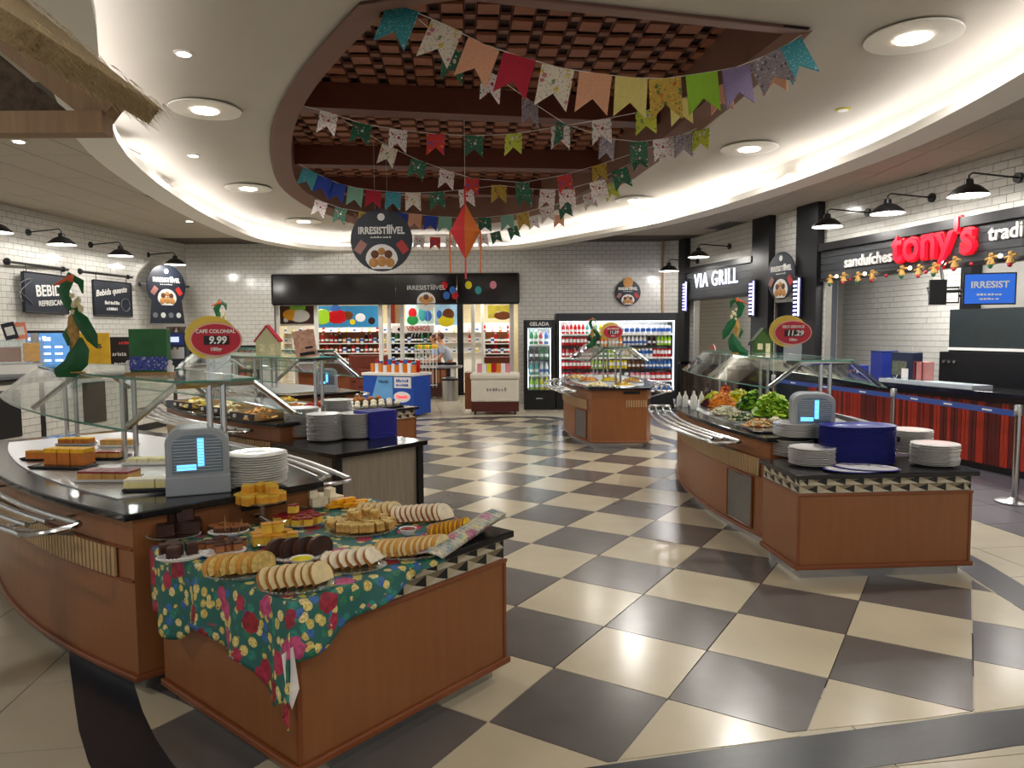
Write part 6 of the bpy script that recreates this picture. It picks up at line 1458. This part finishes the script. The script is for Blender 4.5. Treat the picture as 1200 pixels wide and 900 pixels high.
def person(loc, rz, lab, shirt, lean=.25, s=.96, reach=True):
    t = thing('person', lab, 'person', loc, rz)      # faces local -x
    hip = (0, 0, .92); ch = (-lean*.45, 0, 1.2); nk = (-lean*.85, 0, 1.42); hd_ = (-lean*1.15, 0, 1.6)
    V = [hip, ch, nk, (-lean*1.0, 0, 1.5), hd_, (hd_[0]-.01, 0, 1.68)]; Rr = [(.15, .11), (.15, .12), (.09, .07), .05, .085, .06]; E_ = [(0, 1), (1, 2), (2, 3), (3, 4), (4, 5)]
    V = [tuple(v) for v in V]
    for sd in (-1, 1):
        b = len(V); V += [(.0, sd*.09, .86), (-.04*sd-.02, sd*.1, .48), (.03*sd+.02, sd*.1, .08), (.03*sd-.1, sd*.11, .035)]; Rr += [.09, .062, .042, .035]; E_ += [(0, b), (b, b+1), (b+1, b+2), (b+2, b+3)]
        b = len(V); ex = -.2 if reach else -.02
        V += [(nk[0], sd*.17, 1.38), (nk[0]-.02, sd*.23, 1.12), (nk[0]+ex-.06, sd*.18, .98 if reach else .9), (nk[0]+ex-.12, sd*.17, .97 if reach else .84)]; Rr += [.055, .043, .03, .026]; E_ += [(2, b), (b, b+1), (b+1, b+2), (b+2, b+3)]
        h = b+3
        for fi in range(5):
            b2 = len(V); hx, hy, hz = V[h]; off = (fi-1.5)*.018 if fi < 4 else .0; 
            if fi < 4: V += [(hx-.05, hy+off, hz-.005), (hx-.085, hy+off, hz-.02), (hx-.1-.006*(fi in (1, 2)), hy+off, hz-.04)]
            else: V += [(hx-.02, hy-sd*.035, hz), (hx-.045, hy-sd*.05, hz-.01), (hx-.06, hy-sd*.052, hz-.02)]
            Rr += [.0095, .0085, .0075]; E_ += [(h, b2), (b2, b2+1), (b2+1, b2+2)]
    V = [(v[0]*s, v[1]*s, v[2]*s) for v in V]
    body = skin('body', V, E_, Rr, 0, skinm, t)
    # clothing over the body
    q = lambda p: (p[0]*s, p[1]*s, p[2]*s)
    sv = [q((hip[0], 0, .9)), q(ch), q((nk[0]*.95, 0, 1.38))]; sr_ = [(.17, .13), (.175, .14), (.13, .1)]; se = [(0, 1), (1, 2)]
    for sd in (-1, 1): b = len(sv); sv += [q((nk[0], sd*.17, 1.37)), q((nk[0]-.015, sd*.225, 1.16))]; sr_ += [.07, .062]; se += [(2, b), (b, b+1)]
    skin('shirt', sv, se, sr_, 0, shirt, t)
    jv = [q((0, 0, .9))]; jr = [(.16, .125)]; je = []
    for sd in (-1, 1): b = len(jv); jv += [q((.0, sd*.09, .84)), q((-.04*sd-.02, sd*.1, .48)), q((.03*sd+.02, sd*.1, .1))]; jr += [.1, .075, .06]; je += [(0, b), (b, b+1), (b+1, b+2)]
    skin('jeans', jv, je, jr, 0, jeans, t)
    for sd in (-1, 1): m = LM(); m.sphere(q((.03*sd-.04, sd*.105, .04)), .05*s, 10, 7, (2.3, .9, .75)); m.build('shoe', M['plate'], t, True)
    hx, hz = hd_[0]*s, 1.63*s
    m = LM(); m.sphere((hx+.025, 0, hz+.03), .108*s, 14, 10, (1, .9, 1.0)); m.build('hair', hairm, t, True)
    m = LM(); m.sphere((hx-.02, 0, hz), .088*s, 14, 10, (1, .85, 1.15)); m.build('face', skinm, t, True)
    m = LM(); m.cyl((hx-.1, 0, hz+.0), (hx-.125, 0, hz-.02), .008, 8, .014); m.build('nose', skinm, t, True)
    for sd in (-1, 1): m = LM(); m.sphere((hx-.098, sd*.03, hz+.015), .009, 8, 6); m.build('eye', M['black'], t, True); m = LM(); m.sphere((hx, sd*.085, hz), .02, 8, 6, (1, .4, 1.4)); m.build('ear', skinm, t, True)
    m = LM(); m.sphere((hx-.098, 0, hz-.045), .018, 8, 6, (.4, 1.3, .3)); m.build('mouth', mat('lips', '8a4a40', .5), t, True)
    return t
person((-1.66, 19.45, 0), R(8), 'person in pale shirt and dark jeans leaning over the checkout', mat('pale_shirt', 'b4bccb', .7, var=.12, scale=25))
person((-2.05, 20.1, 0), R(15), 'person in a light blue shirt behind the checkout, mostly hidden', mat('blue_shirt', '7f9fd8', .7, var=.1, scale=20), lean=.12, s=.93)
# ------------------------------------------------------------------ bunting
fl = [floral('flag_teal', '2f8a96', ['2a7c8c', '48a0a8'], ['c8e0e0', '3a94a4', '2c7480'], s1=7.5, s2=21.4286),
      floral('flag_cream', 'd8d0c0', ['c87888', '7a9a70', 'e0c860'], ['b8b8b0', 'd8a8a0', '9aa8a8'], s1=3.5, s2=14.2857),
      mat('flag_salmon', 'd8a080', .7, var=.12, scale=20), mat('flag_red', 'b02038', .7, var=.05), mat('flag_yellow', 'd6c878', .7, var=.06), mat('flag_green', '86b428', .7, var=.05),
      floral('flag_flower_yellow', 'b89838', ['c86a30', '5a7a30'], ['e8c850', 'a87828', '4a6a2c'], s1=4.5, s2=11.9048), mat('flag_purple_check', '7a6a90', .7, var=.4, scale=80),
      floral('flag_rose', 'e0d8d4', ['c83848', 'b83058', 'd86a78'], ['2f7a50', 'e8a0a8', 'c84858'], s1=3.25, s2=8.09524), floral('flag_green_floral', '1f5f44', ['d89098', 'e8e0d0', 'c83848'], ['3a9a70', '2a7050', 'd8d8c0'], s1=3.25, s2=8.09524),
      floral('flag_parrot', 'c83028', ['2a58b8', 'e0c030', '3a6ad0'], ['d84030', '3060c0', 'e0b040'], s1=2.25, s2=5.71429), mat('flag_blue', '24409a', .7, var=.08), floral('flag_lime', 'c0c840', ['2a7a58', 'e8e8e0'], ['1f6a48', 'd0d048', '2a5aa0'], s1=3, s2=8.09524),
      mat('flag_mint', '7aa894', .7, var=.06), floral('flag_grey', '8a8088', ['c8c0c0', '5a5a70'], ['b8b0b0', '6a6478', 'd0c8c8'], s1=5.5, s2=14.2857), mat('flag_orange', 'd08a30', .7, var=.2, scale=50)]
FM = [MB(Matrix.Rotation(PI/2, 4, 'X')).prism([(-.5, 0), (-.5, -1.15), (0, -.72), (.5, -1.15), (.5, 0)][::-1], -.006, .006).mesh('flag', x) for x in fl]
for me in FM: pass
def bunting(lab, pts, ids, w_=.23, ends=None):
    P = [aty(px, py, Y) for px, py, Y in pts]; t = thing('bunting_string', lab, 'bunting', P[0])
    allp = ([aty(*ends[0])] if ends else [])+P+([aty(*ends[1])] if ends else [])
    m = LM(); m.tube([p-P[0]+Vector((0, 0, .0)) for p in allp], .0035, 4); m.build('cord', M['chalk'], t)
    for i, p in enumerate(P):
        a = P[min(i+1, len(P)-1)]-P[max(i-1, 0)]; sl = math.atan2(a.z, math.hypot(a.x, a.y)); hd_ = math.atan2(a.y, a.x)
        o = inst(FM[ids[i % len(ids)]], 'flag', p-P[0], (R(random.uniform(-10, 10)), -sl, hd_*.6+R(random.uniform(-14, 14))), t, (w_, 1, w_*random.uniform(.98, 1.06)))
TEAL, CRM, SAL, RED, YEL, GRN, FY, PUR, ROS, GF, PAR, BLU, LIM, MIN, GRY, ORA = range(16)
def lin(pts, y0, y1): n_ = len(pts); return [(a, b, y0+(y1-y0)*i/(n_-1)) for i, (a, b) in enumerate(pts)]
bunting('nearest bunting string sweeping from blue flag at left to the right corner', lin([(473, 8), (524, 30), (567, 52), (609, 66), (654, 79), (698, 86), (740, 91), (779, 92), (822, 86), (862, 79), (896, 66), (923, 52)], 5.55, 5.75), [TEAL, CRM, SAL, RED, CRM, SAL, YEL, FY, GRN, PUR, GRY, TEAL], .25, ((455, -2, 5.5), (946, 36, 5.8)))
bunting('second bunting string dipping from upper left across to the right fascia', [(532, 58, 6.0), (576, 86, 6.5), (621, 118, 7.2), (662, 145, 7.8), (712, 162, 8.2), (748, 166, 8.5), (775, 163, 8.6), (800, 158, 8.5)], [GF, ROS, GRY, GF, GRY, GF, ROS, GRY], .21, ((490, 22, 5.7), (850, 135, 8.1)))
bunting('third bunting string with floral flags stretched almost level across the recess', [(386, 132, 7.9), (425, 145, 8), (467, 152, 8.1), (511, 157, 8.2), (556, 159, 8.2), (602, 157, 8.1), (657, 148, 7.8), (705, 140, 7.5), (757, 130, 7.2), (798, 116, 6.9), (845, 100, 6.6), (905, 75, 6.2)], [ROS, GF, ROS, PAR, GF, LIM, ROS, ROS, LIM, YEL, SAL, SAL], .2, ((348, 122, 7.8), (935, 50, 6.0)))
bunting('fourth bunting string sagging under the middle beams', [(457, 172, 9), (491, 188, 9.2), (524, 200, 9.5), (553, 209, 9.8), (612, 214, 10), (661, 205, 9.9), (702, 193, 9.6), (748, 178, 9.2), (780, 165, 8.9), (822, 152, 8.4)], [CRM, GF, ROS, PAR, GF, PAR, FY, GF, ROS, LIM], .2, ((400, 140, 8.5), (850, 130, 8.0)))
bunting('fifth bunting string starting with teal and blue flags at the left edge', [(364, 200, 10.2), (381, 208, 10.3), (397, 215, 10.4), (417, 220, 10.5), (438, 223, 10.6), (461, 225, 10.6), (484, 226, 10.6), (512, 225, 10.6), (546, 222, 10.6), (585, 217, 10.5), (617, 221, 10.4), (642, 222, 10.2), (664, 222, 10), (700, 212, 9.8), (726, 198, 9.5)], [TEAL, BLU, BLU, MIN, RED, TEAL, CRM, GF, ROS, FY, GF, ROS, ROS, ROS, GF], .22, ((350, 192, 10.1), (742, 190, 9.3)))
bunting('sixth bunting string behind the hanging disc and kite lantern', [(377, 236, 12.4), (400, 244, 12.4), (428, 249, 12.4), (470, 249, 12.4), (487, 251, 12.4), (505, 253, 12.4), (522, 254, 12.4), (545, 256, 12.4), (568, 255, 12.3), (594, 252, 12.2), (612, 250, 12.1), (640, 242, 11.9), (661, 238, 11.8), (690, 226, 11.5), (715, 215, 11.2)], [ROS, GF, FY, BLU, SAL, BLU, MIN, ROS, GF, MIN, FY, ROS, GF, ROS, LIM], .22, ((362, 228, 12.3), (735, 208, 11)))
bunting('farthest bunting string hanging low before the cove light', [(425, 262, 14), (458, 272, 14), (492, 277, 14), (510, 278, 14), (528, 278, 14), (565, 275, 14), (580, 272, 14), (600, 266, 14), (624, 255, 13.8), (655, 252, 13.6)], [ROS, FY, ROS, PAR, ROS, ROS, GF, GF, ROS, SAL], .2, ((415, 250, 14), (672, 235, 13.4)))
# kite lantern
kp = aty(545, 238, 9.5); t = thing('kite_lantern', 'red and orange diamond paper lantern hanging before the shop fascia', 'lantern', kp)
ko = mat('kite_orange', 'd06a18', .6, var=.06); kr = mat('kite_red', 'cc2c30', .6, var=.06)
wv = .195; top = (0, 0, 0); bot = (0, 0, -.73); eq = [(-wv, -.02, -.36), (0, -wv, -.36), (wv, .02, -.36), (0, wv, -.36)]
for k, mm in enumerate([kr, ko, ko, kr]): m = LM(); a, b = eq[k], eq[(k+1) % 4]; m.add([top, a, b, bot], [(0, 1, 2), (1, 3, 2)]); m.build('paper_face', mm, t)
for x in (-wv, .0, wv): 
    z0_ = -.36 if x else -.73; m = LM(); m.tube([(x, -.02, z0_), (x*1.04, -.02, z0_-.2), (x, -.02, z0_-.2-(.32 if x else .02)-.02)], .012, 5); m.build('tail', ko if x else kr, t)
m = LM(); m.tube([(0, 0, 0), (0, 0, 1.15)], .003, 4); m.build('cord', M['chalk'], t); m = LM(); m.box(-.012, -.01, 0, .012, .01, .22); m.build('knot', kr, t)
# ------------------------------------------------------------------ straw roof of a kiosk, top left
straw = mat('straw', 'a8936e', .9, var=.45, scale=60, bump=.8, stretch=(1, 8, 1)); bw = wood('bamboo_wood', '8f7150', .55, .15)
P1 = Vector((-1.52, 3.0, 2.5)); P2 = Vector((-3.1, 3.0, 3.78)); sd = (P2-P1).normalized(); nn = Vector((-sd.z, 0, sd.x)); nn = -nn if nn.z < 0 else nn
t = thing('straw_roof', 'straw covered kiosk roof corner with wooden rafters at the top left', 'roof', (P1.x, P1.y, 0))
def slab(y0, y1, a0, a1, m_, name, x0=0, x1=None):
    ln_ = (P2-P1).length if x1 is None else x1; A = P1+sd*x0; B = P1+sd*ln_; mb = MB()
    pts = [A+nn*a0, B+nn*a0, B+nn*a1, A+nn*a1]; mb.add([(p.x, y0, p.z) for p in pts]+[(p.x, y1, p.z) for p in pts], [(0, 1, 2, 3), (7, 6, 5, 4), (0, 4, 5, 1), (1, 5, 6, 2), (2, 6, 7, 3), (3, 7, 4, 0)]); return mb.build(name, m_, t)
slab(1.0, 3.02, .07, .15, straw, 'straw_cover'); slab(2.92, 3.0, -.06, .075, bw, 'rafter', .1); slab(1.9, 1.98, -.06, .07, bw, 'rafter', .1)
mb = MB()
for k in range(900):
    u = random.random()*2.0; v = random.uniform(.06, .17); y = 3.0+random.uniform(-.02, .04); p = P1+sd*u+nn*v; d = -sd*random.uniform(.03, .07)+Vector((0, random.uniform(0, .03), random.uniform(-.03, .01)))
    q = Vector((p.x, y, p.z)); mb.add([q, q+Vector((0, 0, .004)), q+d+Vector((0, .002, 0)), q+Vector((0, .004, 0))], [(0, 1, 2), (1, 3, 2), (0, 2, 3)])
for k in range(500):
    y = random.uniform(2.2, 3.02); v = random.uniform(.06, .17); p = P1+nn*v; d = -sd*random.uniform(.0, .05)+Vector((0, random.uniform(-.01, .01), random.uniform(-.02, .0))); q = Vector((p.x, y, p.z)); mb.add([q, q+Vector((0, 0, .004)), q+d, q+Vector((0, .004, 0))], [(0, 1, 2), (1, 3, 2), (0, 2, 3)])
tag(mb.build('straw_ends', straw, t), kind='stuff')
mb = MB(); mb.box(-3.4, 2.9, 2.49, -1.6, 2.98, 2.575); mb.build('tie_beam', bw, t)
mb = MB(); mb.add([(-1.75, 2.985, 2.57), (-3.3, 2.985, 2.57), (-3.1, 2.985, 3.72), (-1.75, 2.955, 2.57), (-3.3, 2.955, 2.57), (-3.1, 2.955, 3.72)], [(0, 1, 2), (5, 4, 3), (0, 3, 4, 1), (1, 4, 5, 2), (2, 5, 3, 0)]); mb.build('shade_infill', mat('shaded_straw', '54463a', .9, var=.4, scale=30, bump=.5), t)  # infill added under the rafter; its dark colour stands in for underside shade
mb = MB(); mb.box(-3.0, 2.9, 0, -2.86, 3.0, 2.46); mb.build('post', bw, t)
